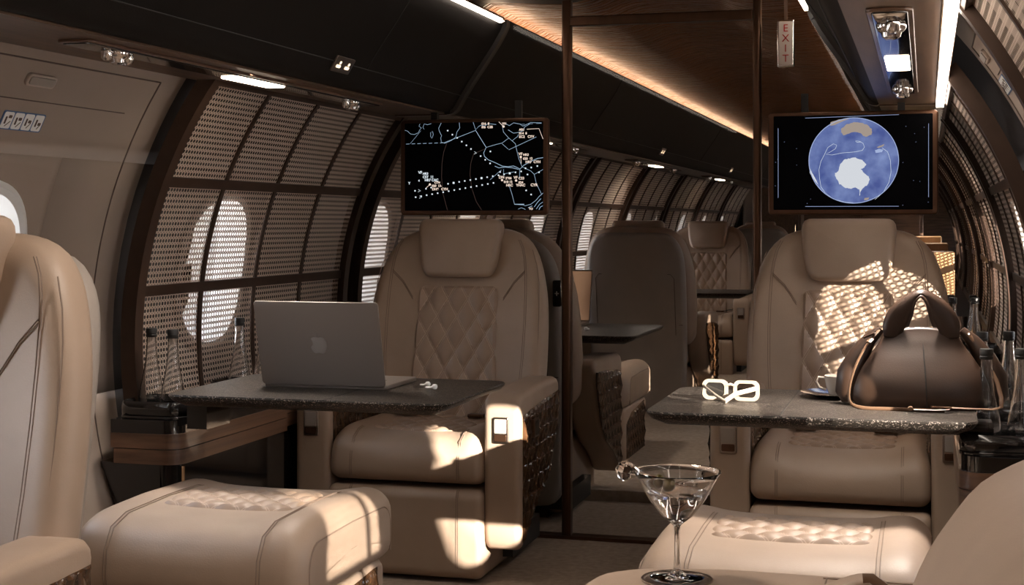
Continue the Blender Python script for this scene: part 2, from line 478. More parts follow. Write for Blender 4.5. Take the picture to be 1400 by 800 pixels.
# ceiling
def ceil_prof():
    P = [(.68,1.918),(.677,1.965),(.64,1.985),(.58,1.985),(.50,1.978),(.43,1.972),(.36,1.970),(.30,1.974),(.25,1.985),(.20,2.005),(.15,2.018),(.09,2.022),(0,2.024)]
    return [(-a,z) for a,z in P] + [(a,z) for a,z in P[-2::-1]]
pr = []
C = ceil_prof()
for i in range(len(C)-1):
    for k in range(3):
        q = k/3; pr.append((C[i][0]*(1-q)+C[i+1][0]*q, C[i][1]*(1-q)+C[i+1][1]*q))
pr.append(C[-1])
def ceil_mesh(y0, y1, dz=0):
    v = []; f = []; ny = 60
    for j in range(ny+1):
        y = y0 + (y1-y0)*j/ny
        for (dx, z) in pr: v.append((XC+dx, y, z+dz))
    n = len(pr)
    for j in range(ny):
        for i in range(n-1): f.append((j*n+i, j*n+i+1, (j+1)*n+i+1, (j+1)*n+i))
    o = mesh_obj('ceiling', v, f, M['veneer']); tag(o, kind='structure')
    so = o.modifiers.new('t','SOLIDIFY'); so.thickness = .02; so.offset = 0
ceil_mesh(Y0, 5.12); ceil_mesh(5.24, Y1)
# roof skin above everything so that no daylight leaks in
v = []; f = []; n = 30
for j in range(n+1):
    a = .95 + (PI-1.9)*j/n
    for y in (Y0-.1, Y1+.1): v.append((XC+1.40*math.cos(a), y, ZC+1.40*math.sin(a)+.0))
for j in range(n): f.append((2*j,2*j+1,2*j+3,2*j+2))
o = mesh_obj('ceiling', v, f, M['black']); tag(o, kind='structure')

# ----------------------------------------------------------- overhead bins
# profile (distance from centre line, height): wooden underside is its own part
FACE = [(.79,1.562),(.775,1.563),(.762,1.568),(.750,1.578),(.741,1.592),(.722,1.625),(.690,1.675),(.655,1.725),(.620,1.775),(.590,1.820),(.566,1.862),(.556,1.885),(.556,1.905),(.563,1.905),(.567,1.893),(.60,1.893),(.66,1.893)]
def extrude_profile(side, prof, y0, y1, ny=1):
    """closed profile"""
    v = []; f = []; n = len(prof)
    for j in range(ny+1):
        y = y0+(y1-y0)*j/ny
        for (dx, z) in prof: v.append((XC+side*dx, y, z))
    for j in range(ny):
        for i in range(n):
            k = (i+1) % n; f.append((j*n+i, j*n+k, (j+1)*n+k, (j+1)*n+i))
    f.append(tuple(range(n))); f.append(tuple(ny*n+i for i in range(n)))
    return v, f

def overhead_bin(side, y0, y1, label, led=True):
    xo = 1.08 if side < 0 else .995; xu = 1.055 if side < 0 else 1.0
    root = empty('overhead_bin', (0,0,0))
    tag(root, label, 'overhead bin')
    v, f = extrude_profile(side, FACE + [(.86,1.98),(.96,1.80),(xo,1.62),(xo,1.592)] , y0, y1)
    mesh_obj('bin_shell', v, f, M['leather_dark'], root)
    # underside in wood
    mesh_obj('wood_underside', *extrude_profile(side, [(.785,1.562),(.785,1.556),(xu,1.556),(xu,1.585),(.80,1.585)], y0, y1), M['wood_panel'], root)
    # seams of the leather
    s = MB()
    for k, dd in ((4,0),):
        s.tube([(XC+side*(FACE[5][0]-.003), y, FACE[5][1]-.002) for y in (y0+.01, y1-.01)], .0016, 6)
    for y in [y0 + (y1-y0)*q for q in (.18,.5,.86)]:
        s.tube([(XC+side*(a-.0012), y, z-.0008) for a, z in FACE[5:12]], .0014, 6)
    s.build('panel_seam', M['black'], root)
    return root
bin_l = overhead_bin(-1, Y0+.02, 5.17, 'long dark leather overhead bin of the near cabin, on the left above the perforated screens')
bin_r = overhead_bin(1, Y0+.02, 5.17, 'dark leather overhead bin of the near cabin, on the right above the sofa')
bin_l2 = overhead_bin(-1, 5.215, 17.1, 'long dark leather overhead bin of the far cabin, on the left behind the glass partition')
bin_r2 = overhead_bin(1, 5.215, 17.1, 'dark leather overhead bin of the far cabin, on the right behind the globe screen')

M['rib'] = base_mat('rib_grey', (.035,.030,.028), .35)[0]
# rib that follows the bin at the partition
for side, lb in ((-1,'left'),(1,'right')):
    t = MB(); outer = [(a-.012, z-.008) for a, z in FACE]
    prof = outer + [(a+.05, z+.03) for a, z in FACE[::-1]]
    v, f = extrude_profile(side, prof, 5.17, 5.215)
    o = mesh_obj('trim_%d' % (1 if side < 0 else 2), v, f, M['rib']); tag(o, kind='structure')
# ceiling header between the two ceilings
v, f = extrude_profile(1, [(dx, z-.012) for dx, z in C] + [(dx, z+.05) for dx, z in C[::-1]], 5.12, 5.24)
o = mesh_obj('trim_3', v, f, M['frame_brown']); tag(o, kind='structure')

# LED strips
def led_strip(dx, z, y0, y1, w, h, label, mat, housing=True, beads=False):
    root = empty('led_strip', (0,0,0)); tag(root, label, 'light strip', 'led light strips')
    x = XC + dx
    MB().box(x-w/2, x+w/2, y0, y1, z-h/2, z+h/2).build('diffuser', mat, root, smooth=False)
    zc = z+h/2 if housing else z-h/2-.008
    MB().box(x-w/2-.004, x+w/2+.004, y0-.01, y1+.01, zc, zc+.008).build('channel', M['chrome'], root, smooth=False)
    return root
led_strip(-.545, 1.884, Y0+.1, 5.10, .012, .012, 'bright led strip along the upper edge of the left overhead bin', M['led'])
led_strip(.545, 1.884, Y0+.1, 5.10, .012, .012, 'bright led strip along the upper edge of the right overhead bin', M['led'])
led_strip(.985, 1.545, Y0+.1, 5.12, .024, .012, 'thick glaring led strip where the right wall meets the wooden underside', M['led'])
led_strip(-.645, 1.934, 5.32, Y1-.1, .012, .006, 'led strip hidden along the left ceiling edge of the far cabin', M['led_cove'], False)
led_strip(.645, 1.934, 5.32, Y1-.1, .012, .006, 'led strip hidden along the right ceiling edge of the far cabin', M['led_cove'], False)

# passenger service units: black slot with two air nozzles and a lamp
def service_unit(side, yc, label, L=.9):
    root = empty('service_unit', (XC+side*.873, yc, 1.553)); tag(root, label, 'reading light panel', 'service panels under the overhead bins')
    mb = MB(); mb.pillow(rrect(.088, 2*L+.02, .02), .008, .003, lambda a,b,c: (a,b,c)); mb.build('rim', M['walnut'], root)
    mb = MB(); mb.pillow(rrect(.068, 2*L, .012), .008, .002, lambda a,b,c: (a,b,c-.003)); mb.build('glass_cover', M['black_gloss'], root)
    MB().pillow(rrect(.058,.30,.010), .006, .002, lambda a,b,c: (a,b,c-.008)).build('lamp_lens', M['lamp'], root)
    for sy in (-.72,.72):
        mb = MB(); mb.lathe([(.001,-.030),(.012,-.030),(.018,-.026),(.020,-.018),(.026,-.014),(.030,-.006),(.030,0),(.001,0)], (0,sy,-.004), 24)
        mb.lathe([(.001,-.026),(.008,-.026),(.013,-.02),(.014,-.004),(.001,-.004)], (-.004,sy+.052,-.004), 18)
        mb.lathe([(.001,-.026),(.008,-.026),(.013,-.02),(.014,-.004),(.001,-.004)], (.004,sy-.052,-.004), 18)
        mb.build('air_nozzle', M['chrome'], root)
    return root
for side, nm in ((-1,'left'),(1,'right')):
    service_unit(side, 3.75, 'black slot with lit lamp and chrome nozzles in the near %s wooden bin underside' % nm)
    service_unit(side, .5, 'black slot with lit lamp in the %s wooden bin underside, behind the viewer' % nm)
    for k, y in enumerate((6.9, 10.1, 13.4)):
        service_unit(side, y, '%s lit service panel under the %s bin of the far cabin' % (('nearest','middle','farthest')[k], nm))

# illuminated seat-belt sign plates on the bins
def belt_sign(y, label):
    root = empty('sign_plate', (0,0,0)); tag(root, label, 'sign', 'seat belt signs on the left bins')
    # lies on the lowest part of the face between FACE[4] and FACE[5]
    p = Vector((XC-FACE[4][0], y, FACE[4][1])); q = Vector((XC-FACE[6][0], y, FACE[6][1]))
    t = (q-p).normalized(); nrm = Vector((t.z, 0, -t.x)); 
    if nrm.x < 0: nrm = -nrm
    c = p.lerp(q, .33)
    fn = lambda a,b,cc: c + Vector((0,1,0))*a + t*b + nrm*(cc+.003)
    MB().pillow(rrect(.135,.05,.004,3), .006, .001, fn).build('plate', M['steel'], root)
    ic = MB()
    for s in (-.032,.032):
        ic.pillow(rrect(.030,.010,.004,3,s,-.006), .002,.0005, lambda a,b,cc: fn(a,b,cc+.0035))
        ic.pillow(rrect(.010,.010,.004,3,s+.004,.006), .002,.0005, lambda a,b,cc: fn(a,b,cc+.0035))
    ic.build('glowing_symbol', M['icon'], root)
belt_sign(4.03, 'small silver plate with two glowing symbols on the near left bin')
belt_sign(9.5, 'nearer of the two tiny glowing plates on the far left bin')
belt_sign(13.0, 'farther of the two tiny glowing plates on the far left bin')

# -------------------------------------------------------- perforated screens
ANG = [-.142, .119, .380, .641]
def arc_bar(mb, side, y0, y1, a0, a1, R0, R1, n=18):
    b = len(mb.v); v = []; f = []
    for j in range(n+1):
        a = a0+(a1-a0)*j/n
        v += [cyl(side,R0,y0,a), cyl(side,R0,y1,a), cyl(side,R1,y1,a), cyl(side,R1,y0,a)]
    for j in range(n):
        for k in range(4):
            m = (k+1) % 4
            f.append((4*j+k, 4*j+m, 4*j+4+m, 4*j+4+k))
    f += [(0,1,2,3), (4*n,4*n+1,4*n+2,4*n+3)]
    mb.add(v, f)
def screen(side, y0, ncol, label, a_bot=-.142, colw=.4):
    root = empty('perforated_screen', (0, y0, 0))
    tag(root, label, 'screen', 'perforated wall screens')
    L = ncol*colw; fr = MB()
    arc_bar(fr, side, 0, .045, a_bot-.03, .665, RS-.022, RS+.024)
    arc_bar(fr, side, L-.045, L, a_bot-.03, .665, RS-.022, RS+.024)
    arc_bar(fr, side, .045, L-.045, .635, .665, RS-.018, RS+.02, 3)
    arc_bar(fr, side, .045, L-.045, a_bot-.03, a_bot, RS-.018, RS+.02, 3)
    for a in ANG[1:3]: arc_bar(fr, side, .045, L-.045, a-.012, a+.012, RS-.008, RS+.006, 3)
    cw = (L-.09)/ncol
    for k in range(1, ncol): arc_bar(fr, side, .045+cw*k-.011, .045+cw*k+.011, a_bot, .64, RS-.005, RS+.004)
    fr.build('frame', M['frame_brown'], root)
    for k in range(ncol):
        for r in range(3):
            ya, yb = .045+cw*k+.004, .045+cw*(k+1)-.004
            aa, ab = ANG[r]-(.0 if r else 0), ANG[r+1]
            v = []; uv = []; f = []; n = 10
            for j in range(n+1):
                a = aa+(ab-aa)*j/n
                for y in (ya, yb):
                    v.append(cyl(side, RS, y, a)); uv.append((y-ya, (a-aa)*RS))
            for j in range(n): f.append((2*j,2*j+1,2*j+3,2*j+2))
            mesh_obj('perforated_panel', v, f, M['cane'], root, uvs=uv)
    return root
LS = [(3.75,'nearest perforated screen on the left wall, behind the open laptop'),
      (5.46,'second perforated screen of the left wall, just behind the left table seat'),
      (7.17,'third perforated screen of the left wall, seen behind the glass partition'),
      (8.88,'fourth perforated screen of the left wall counted from the laptop'),
      (10.59,'fifth perforated screen of the left wall counted from the laptop'),
      (12.30,'sixth perforated screen of the left wall counted from the laptop'),
      (14.01,'seventh perforated screen of the left wall counted from the laptop'),
      (15.72,'farthest perforated screen of the left wall, next to the end bulkhead')]
for y, l in LS: screen(-1, y, 4, l)
RSN = [(-.44,'perforated screen on the right wall beside and behind the viewer',4),
      (1.27,'perforated screen on the right wall above the sofa, before the cream door',4),
      (4.25,'first perforated screen on the right wall after the cream door',4),
      (5.96,'second perforated screen on the right wall after the cream door',4),
      (7.67,'third perforated screen on the right wall after the cream door',4),
      (9.38,'fourth perforated screen on the right wall after the cream door',4),
      (11.09,'fifth perforated screen on the right wall after the cream door',4),
      (12.80,'sixth perforated screen on the right wall after the cream door',4),
      (14.51,'farthest perforated screen on the right wall',4)]
for y, l, n in RSN: screen(1, y, n, l)

# cabin doors: grooves, handle recess and placards
def door(side, y0, y1, name, aT, yh):
    R = RW-.0112; s = MB()
    def line(pts, r=.0022): s.tube([cyl(side, R, y, a) for y, a in pts], r, 6)
    aB = -.5
    line([(y0 + (y1-y0)*k/3, aT) for k in range(4)]); 
    line([(y1, aT+(aB-aT)*k/24) for k in range(25)])
    line([(y0, aT+(aB-aT)*k/24) for k in range(25)])
    line([(y0 + (y1-.10-y0)*k/3, aT-.080) for k in range(4)], .0015)
    root = s.build(name, M['seam_dark']); tag(root, kind='structure')
    fn = lambda a,b,c: cyl(side, RW-.014-c, yh+a, aT-.038+b/RW)
    MB().pillow(rrect(.12,.034,.012), .01, .003, fn).build('door_handle', M['wall'], root)
    MB().pillow(rrect(.105,.022,.008), .004, .001, lambda a,b,c: fn(a,b,c+.006)).build('handle_recess', M['leather_shell'], root)
    return root
door(-1, 2.30, 3.68, 'door_1', .584, 3.14)
door(1, 2.95, 4.20, 'door_2', .665, 4.06)
def placard(side, y, a, label, n=4):
    root = empty('placard', (0,0,0)); tag(root, label, 'sign')
    fn = lambda p,b,c: cyl(side, RW-.0125-c, y+p, a+b/RW)
    MB().pillow(rrect(.042*n+.005,.050,.006), .002, .0005, fn).build('backing', M['blue_print'], root)
    for k in range(n):
        cx = (k-(n-1)/2)*.042
        MB().pillow(rrect(.037,.044,.005,4,cx,0), .002, .0004, lambda p,b,c: fn(p,b,c+.001)).build('pictogram_tile', M['white_plastic'], root)
    ic = MB()
    for k in range(n):
        cx = (k-(n-1)/2)*.042
        ic.pillow(rrect(.006,.020,.002,3,cx-.008,0), .002,.0004, lambda p,b,c: fn(p,b,c+.002))
        ic.pillow(rrect(.012,.008,.002,3,cx+.006,.010-.004*k), .002,.0004, lambda p,b,c: fn(p,b,c+.002))
        ic.tube([fn(cx-.004+.002*k, -.016, .002), fn(cx+.012, -.002, .002)], .0012, 5)
    ic.build('pictogram', M['seam_dark'], root)
placard(-1, 3.145, .462, 'row of four small white pictograms on the left cream door panel')
placard(1, 4.08, .56, 'row of small white safety pictograms on the right cream door panel')

# ------------------------------------------------------------ glass partition
PY = 5.20
root = empty('glass_partition', (0, PY, 0)); tag(root, 'bronze framed smoked glass partition between the two cabins', 'partition')
def post(x, w, z1):
    mb = MB(); mb.pillow(rrect(w, .045, .010), z1, .002, lambda a,b,c: (x+a, b, z1/2+c)); return mb
post(-1.262, .034, 2.0).build('post', M['bronze'], root)
post(-.572, .028, 2.0).build('post', M['bronze'], root)
MB().pillow(rrect(.66,.035,.006), .04, .004, lambda a,b,c: (-.917+a, c, 1.885+b)).build('top_rail', M['bronze'], root)
MB().box(-2.14,.26,-.03,.03,0,.012).build('threshold', M['bronze'], root, smooth=False)
def glass_panel(x0, x1, ztop):
    """panel whose outer edge follows the fuselage"""
    pts = []
    n = 24
    for i in range(n+1):
        x = x0+(x1-x0)*i/n
        d = abs(x-XC); R = RS-.03
        lo = ZC - math.sqrt(max(0,R*R-d*d)) if d < R else ZC
        pts.append((x, max(.012, lo), min(ztop(x), ZC+math.sqrt(max(1e-4,R*R-d*d)))))
    v = []; f = []
    for y in (-.004,.004):
        for x, a, b_ in pts: v += [(x,y,a),(x,y,b_)]
    m = 2*(n+1)
    for i in range(n):
        f.append((2*i,2*i+1,2*i+3,2*i+2)); f.append((m+2*i,m+2*i+1,m+2*i+3,m+2*i+2))
    return v, f
def zt(x):
    d = abs(x-XC)
    if d > .76: return 1.55
    if d > .55: return 1.57 + (.76-d)/.21*.31
    return 1.90
# single sheets keep the render clean
for x0, x1 in ((-2.10,-1.279),(-1.245,-.586),(-.558,.22)):
    v, f = glass_panel(x0, x1, zt)
    h = len(v)//2
    mesh_obj('glass_pane', v[:h], [q for q in f if max(q) < h], M['smoked_glass'], root, smooth=False)

# exit sign
root = empty('exit_sign', (-.462, 5.08, 1.765)); tag(root, 'small vertical white sign with red letters reading EXIT', 'sign')
MB().pillow(rrect(.058,.162,.006), .018, .003, lambda a,b,c: (a,c,b)).build('sign_body', M['chrome'], root)
MB().pillow(rrect(.046,.150,.004), .004, .001, lambda a,b,c: (a,c-.0095,b)).build('sign_face', M['sign_face'], root)
for k, ch in enumerate('EXIT'):
    text_mesh(ch, .036, (0, -.0125, .040-.0345*k), M['red'], root, 'letter', align='CENTER')
MB().box(-.006,.006,-.004,.004,.08,.20).build('bracket', M['chrome'], root, smooth=False)

# ------------------------------------------------------------------- seats
def quilt_panel(name, w, h, fn, parent, a=.075, b=.15, amp=.008, nu=44, nv=66, corner=.02, wb=None, mat=None):
    """grid with a diamond relief; fn(u,v,c)->point, u,v in metres about the centre"""
    v = []; uv = []; f = []
    for j in range(nv+1):
        for i in range(nu+1):
            y = (j/nv-.5)*h
            ww = w + ((wb-w)*(1-j/nv) if wb else 0)
            x = (i/nu-.5)*ww
            # pull the corners in
            dx = abs(x)-(ww/2-corner); dy = abs(y)-(h/2-corner)
            if dx > 0 and dy > 0:
                d = max(dx,dy); L = math.hypot(dx,dy)
                x = math.copysign(ww/2-corner + dx*d/L, x); y = math.copysign(h/2-corner + dy*d/L, y)
            p = x/a + y/b; q = x/a - y/b
            hgt = (abs(math.sin(PI*p))*abs(math.sin(PI*q)))**.42*amp
            ed = min(1, min(ww/2-abs((i/nu-.5)*ww), h/2-abs((j/nv-.5)*h))/.010)
            c = hgt*ed + (ed**.5)*.006 - .004
            v.append(fn(x, y, c)); uv.append((p, q))
    for j in range(nv):
        for i in range(nu):
            k = j*(nu+1)+i; f.append((k,k+1,k+nu+2,k+nu+1))
    return mesh_obj(name, v, f, mat or M['quilt'], parent, uvs=uv)

def carved(p, q, w=.056, h=.100, amp=.0115):
    """faceted leaf relief: tall pyramids in staggered rows"""
    row = math.floor(q/(h*.5)); off = (row % 2)*.5
    best = 0
    for r in (row-1, row, row+1):
        o2 = (r % 2)*.5
        cy = (r+.5)*h*.5
        cx = (math.floor(p/w-o2+.5)+o2)*w
        for cxx in (cx-w, cx, cx+w):
            d = abs(p-cxx)/(w*.5) + abs(q-cy)/(h*.5)
            if d < 1:
                k = 1-d
                tq = (q-cy)/(h*.5)
                hh = min(k, (1+.0-abs(p-cxx)/(w*.5)-tq)*.75) if tq > 0 else k
                best = max(best, hh)
    return best*amp

def carved_panel(name, y0, y1, zb, zt_, fn, parent, n=(84,84), amp=.009):
    v = []; f = []; nu, nv = n
    for j in range(nv+1):
        for i in range(nu+1):
            y = y0+(y1-y0)*i/nu; a, b = zb(y), zt_(y); z = a+(b-a)*j/nv
            ed = min(1, min(i, nu-i, j, nv-j)/3)
            v.append(fn(y, z, carved(y, z)*ed*(amp/.009) + .0035*ed))
    for j in range(nv):
        for i in range(nu):
            k = j*(nu+1)+i; f.append((k,k+1,k+nu+2,k+nu+1))
    return mesh_obj(name, v, f, M['carved'], parent, smooth=False)

def interp(tab, x):
    if x <= tab[0][0]: return tab[0][1]
    for (a,p),(b,q) in zip(tab, tab[1:]):
        if x <= b: return p+(q-p)*(x-a)/(b-a)
    return tab[-1][1]

def lean(x, y, z):
    """backrest frame: x across, y thickness towards the rear, z height -> world-ish local"""
    t = max(0, z-.44)
    return (x, .455 + y + t*.20 - .05*(abs(x)/.33)**2.5, z)

BACK = [(-.20,.42),(0,.415),(.20,.42),(.29,.435),(.325,.48),(.333,.56),(.334,.66),(.333,.78),(.325,.88),(.308,.96),(.285,1.03),(.255,1.08),(.21,1.115),(.15,1.13),(0,1.135),
        (-.15,1.13),(-.21,1.115),(-.255,1.08),(-.285,1.03),(-.308,.96),(-.325,.88),(-.333,.78),(-.334,.66),(-.333,.56),(-.325,.48),(-.29,.435)]
ARM = [(-.045,.16),(-.035,.115),(-.01,.10),(.03,.115),(.09,.165),(.18,.215),(.30,.265),(.38,.33),(.44,.42),(.48,.50),(.505,.575),(.505,.600),(.485,.618),(.30,.616),(.10,.610),(-.01,.606),(-.035,.592),(-.045,.56)]

def make_seat():
    s = empty('cabin_seat')
    # leg panel and plinth
    def rbox(w, d, h, r, cx, cy, cz, r2=None):
        return MB().pillow(rrect(d, h, r, 6), w, r2 or r*.8, lambda a,b,c: (cx+c, cy+a, cz+b), n=5)
    rbox(.53,.55,.285,.035,0,.232,.155,.025).build('leg_panel', M['leather'], s)
    MB().box(-.20,.20,.10,.52,0,.05).build('plinth', M['bronze'], s, smooth=False)
    MB().box(-.30,.30,.20,.55,.04,.12).build('seat_track', M['black'], s, smooth=False)
    # cushion: side profile, softly raised bolsters
    prof = dens([(.0,.33),(.01,.315),(.05,.308),(.50,.308),(.53,.33),(.53,.45),(.50,.462),(.13,.468),(.07,.462),(.025,.44),(.003,.40)], .02)
    def cush(a,b,c):
        t = abs(c)/.265
        z = b
        if b > .40: z += .016*math.exp(-((t-.80)/.16)**2) - .006*math.exp(-(t/.5)**2)
        return (c, a-.035+.07*max(0,min(1,a/.5)), z)
    MB().pillow(prof, .53, .035, cush, n=6, rings=4, mid=22).build('seat_cushion', M['leather'], s)
    quilt_panel('quilted_seat', .34, .36, lambda u,v_,c: (u, .28+v_, .460+c*1.0), s, .075, .10, .012, 44, 48, .03)
    for x in (-.186,-.180,.180,.186):
        st = MB() if x in (-.186,.180) else st
        if 1:
            t = abs(x)/.265; dz = .016*math.exp(-((t-.80)/.16)**2) - .006*math.exp(-(t/.5)**2)
            st.tube([(x,.079,.4665+dz),(x,.039,.4615+dz),(x,-.005,.441+dz),(x,-.031,.40),(x,-.0362,.36),(x,-.033,.33)], .0011, 5)
            st.tube([(x,-.027,.2975),(x,-.037,.289),(x,-.0425,.27),(x,-.0437,.20),(x,-.0437,.05)], .0011, 5)
        if x in (-.180,.186): st.build('stitching', M['stitch'], s)
    # backrest
    ol = dens([Vector(p) for p in BACK], .025)
    MB().pillow(ol, .13, .055, lambda a,b,c: lean(a, .065+c, b), n=7, dome=.004, rings=7).build('backrest', M['leather'], s)
    quilt_panel('quilted_back', .30, .475, lambda u,v_,c: lean(u, .0-c*1.15+.0005, .690+v_), s, .074, .125, .013, 50, 76, .022, wb=.33)
    # headrest
    hd = dens([(-.150,1.165),(.150,1.165),(.160,1.145),(.152,1.04),(.138,.975),(.118,.955),(-.118,.955),(-.138,.975),(-.152,1.04),(-.160,1.145)], .015)
    MB().pillow(hd, .085, .024, lambda a,b,c: (lambda p: (p[0], p[1]-.03-.02*((b-.95)/.2)+.055*(a/.16)**2*.4, p[2]))(lean(a*.98, .02+c, b)), n=6, dome=.005, rings=5).build('headrest', M['leather'], s)
    # stitching of the back
    for sgn in (-1,1):
        st = MB()
        for d in (0,.007):
            pts = [(.170,.875),(.21,.935),(.25,.975)]
            st.tube([lean(sgn*x, -.0030+.10*max(0,(x-.26))/.5, z+d) for x, z in pts], .0014, 5)
            e = [(.225,1.090),(.240,1.06),(.250,1.02),(.256,.97),(.260,.90),(.262,.80),(.260,.68),(.254,.58),(.245,.50),(.232,.455)]
            st.tube([lean(sgn*(x-d), -.0008, z) for x, z in e], .0012, 5)
        e = [(.272,1.055),(.292,1.0),(.304,.94),(.309,.86),(.311,.76),(.310,.64),(.306,.54),(.295,.48)]
        st.tube([lean(sgn*x, .012, z) for x, z in e], .0016, 5)
        st.build('piping', M['stitch'], s)
    # rear shell
    sh = dens([(-.25,.06),(.25,.06),(.28,.12),(.288,.60),(.29,.85),(.28,.98),(.25,1.05),(.20,1.095),(-.20,1.095),(-.25,1.05),(-.28,.98),(-.29,.85),(-.288,.60),(-.28,.12)], .03)
    MB().pillow(sh, .07, .03, lambda a,b,c: lean(a, .145+c, b), n=5, rings=5).build('rear_shell', M['leather_shell'], s)
    st = MB()
    pts = [(-.23,.50),(-.23,.83),(-.21,.855),(.21,.855),(.23,.83),(.23,.50)]
    st.tube([lean(x,.1815,z) for x,z in pts], .002, 6); st.tube([lean(x,.1815,.56) for x in (-.27,0,.27)], .002, 6)
    st.build('shell_seam', M['seam_dark'], s)
    # armrests
    zb = lambda y: interp([(-.045,.16),(.03,.125),(.09,.175),(.18,.225),(.30,.275),(.38,.34),(.44,.43),(.485,.52)], y)
    ztop = lambda y: interp([(0,.530),(.1,.545),(.3,.560),(.48,.568)], y)
    for sgn in (-1,1):
        arm = MB().pillow(dens([Vector(p) for p in ARM], .022), .120, .022, lambda a,b,c: (sgn*(.325)+c, a+.025*(1-max(0,min(1,(a+.045)/.1))), b), n=5, rings=3).build('armrest', M['leather'], s)
        carved_panel('carved_panel', .012, .485, zb, ztop, lambda y,z,c: (sgn*(.3845+c), y, z), arm)
        carved_panel('carved_panel', .012, .485, lambda y: max(.42, zb(y)), ztop, lambda y,z,c: (sgn*(.2655-c), y, z), arm, (60,24))
        # control plate on the front face
        pl = MB().pillow(rrect(.052,.084,.007), .008, .003, lambda a,b,c: (sgn*.325+a-.003, -.0215+c, .492+b)).build('control_plate', M['steel'], arm)
        MB().pillow(rrect(.040,.046,.004), .004, .001, lambda a,b,c: (sgn*.325+a-.003, -.0260+c, .505+b)).build('upper_switch', M['leather_shell'], pl)
        MB().pillow(rrect(.040,.022,.004), .004, .001, lambda a,b,c: (sgn*.325+a-.003, -.0260+c, .468+b)).build('lower_switch', M['bronze'], pl)
        if sgn == 1:
            hb = MB().pillow(rrect(.055,.060,.006), .014, .003, lambda a,b,c: (.396+c, .125+a, .485+b)).build('side_socket', M['bronze'], arm)
            MB().box(.401,.4045,.11,.116,.462,.508).box(.401,.4045,.125,.131,.462,.508).box(.401,.4045,.14,.146,.462,.508).build('socket_slots', M['black_gloss'], hb, smooth=False)
    # belts lying on the cushion
    for sgn in (-1,1):
        pts = [(sgn*.245,.46,.475),(sgn*.21,.42,.492),(sgn*.175,.40,.490),(sgn*.14,.385,.480)]
        bl = MB().tube(pts, .01, 8, flat=(.022,.003)).build('seat_belt', M['black'], s)
        MB().pillow(rrect(.060,.035,.006), .012, .004, lambda a,b,c: (sgn*.12+a, .375+b, .482+c)).build('belt_buckle', M['bronze'] if sgn > 0 else M['steel'], bl)
    return s
GS = 'beige leather cabin seats'
LX, RX = -1.62, -.25
seat0 = make_seat(); seat0.location = (LX, 4.475, 0)
tag(seat0, 'beige leather armchair facing the viewer behind the left table with the laptop', 'seat', GS)
def seat_at(x, y, rz, label):
    c = copy_tree(seat0); c.location = (x, y, 0); c.rotation_euler = (0,0,rz); tag(c, label, 'seat', GS); return c
seat_at(RX, 4.475, 0, 'beige leather armchair facing the viewer behind the right table with the brown bag')
seat_at(-1.755, 1.72, 0, 'big foreground seat cut by the left edge of the picture')
sa = seat_at(-1.62, 6.05, PI, 'dark-looking seat turned away right behind the left partition post')
sb_ = seat_at(-1.62, 9.02, PI, 'grey-backed seat turned away in the far cabin, its whole rear shell in view')
seat_at(-1.62, 10.72, 0, 'far cabin seat facing the viewer with quilted back, behind the grey rear shell')
seat_at(-1.62, 15.6, PI, 'farthest seat of the left row, turned away near the end bulkhead')
# remote plate hooked on the near far-cabin seat
root = empty('wall_remote', (-1.335, 5.345, .885)); tag(root, 'small black remote with a white plus sign on the seat back behind the post', 'remote')
MB().pillow(rrect(.034,.10,.008), .022, .005, lambda a,b,c: (a,c,b)).build('remote_body', M['black_gloss'], root)
MB().box(-.008,.008,-.0125,-.0115,-.0015,.0015).box(-.0015,.0015,-.0125,-.0115,-.008,.008).build('plus_mark', M['white_plastic'], root, smooth=False)

# ---------------------------------------------------------------- ottomans
def make_ottoman():
    s = empty('ottoman')
    prof = dens([(0,.31),(.012,.29),(.05,.283),(.55,.283),(.59,.29),(.60,.31),(.60,.42),(.585,.448),(.55,.462),(.30,.468),(.10,.462),(.035,.44),(.004,.39)], .02)
    def cu(a,b,c):
        t = abs(c)/.30; z = b
        if b > .40: z += .010*math.exp(-((t-.78)/.17)**2) - .006*math.exp(-(t/.6)**2)
        return (c, a, z)
    MB().pillow(prof, .60, .05, cu, n=7, rings=4, mid=22).build('top_cushion', M['leather'], s)
    quilt_panel('quilted_top', .36, .22, lambda u,v_,c: (u, .33+v_, .4600+c), s, .080, .075, .012, 54, 36, .03)
    MB().pillow(rrect(.56,.28,.03), .55, .02, lambda a,b,c: (c, .30+a, .145+b)).build('base', M['leather'], s)
    for sgn in (-1,1):
        carved_panel('carved_panel', .075, .525, lambda y: .03, lambda y: interp([(.05,.20),(.2,.25),(.5,.272)], y), lambda y,z,c: (sgn*(.2755+c), y, z), s, (80,44))
    for x in (-.196,-.188,.188,.196):
        st = MB() if x in (-.196,.188) else st
        t = abs(x)/.30; dz = .010*math.exp(-((t-.78)/.17)**2) - .006*math.exp(-(t/.6)**2)
        st.tube([(x,.58,.449+dz),(x,.45,.4665+dz),(x,.30,.469+dz),(x,.10,.463+dz),(x,.033,.441+dz),(x,.004,.395),(x,-.001,.34),(x,.006,.30)], .0012, 5)
        if x in (-.188,.196): st.build('stitching', M['stitch'], s)
    for sgn in (-1,1):
        st = MB(); st.tube([(sgn*.2985, y, z) for y, z in [(.042,.300),(.042,.36)] + [(.042+.06*(1-math.cos(k*PI/12)), .36+.068*math.sin(k*PI/12)) for k in range(1,7)] + [(.30,.432),(.50,.429)] + [(.50+.055*math.sin(k*PI/12), .374+.055*math.cos(k*PI/12)) for k in range(1,7)] + [(.555,.31)]], .0020, 6)
        st.build('piping', M['stitch'], s)
    return s
ot = make_ottoman(); ot.location = (-1.625, 2.98, 0)
tag(ot, 'beige leather ottoman with quilted top in the left foreground, before the laptop table', 'ottoman', 'leather ottomans')
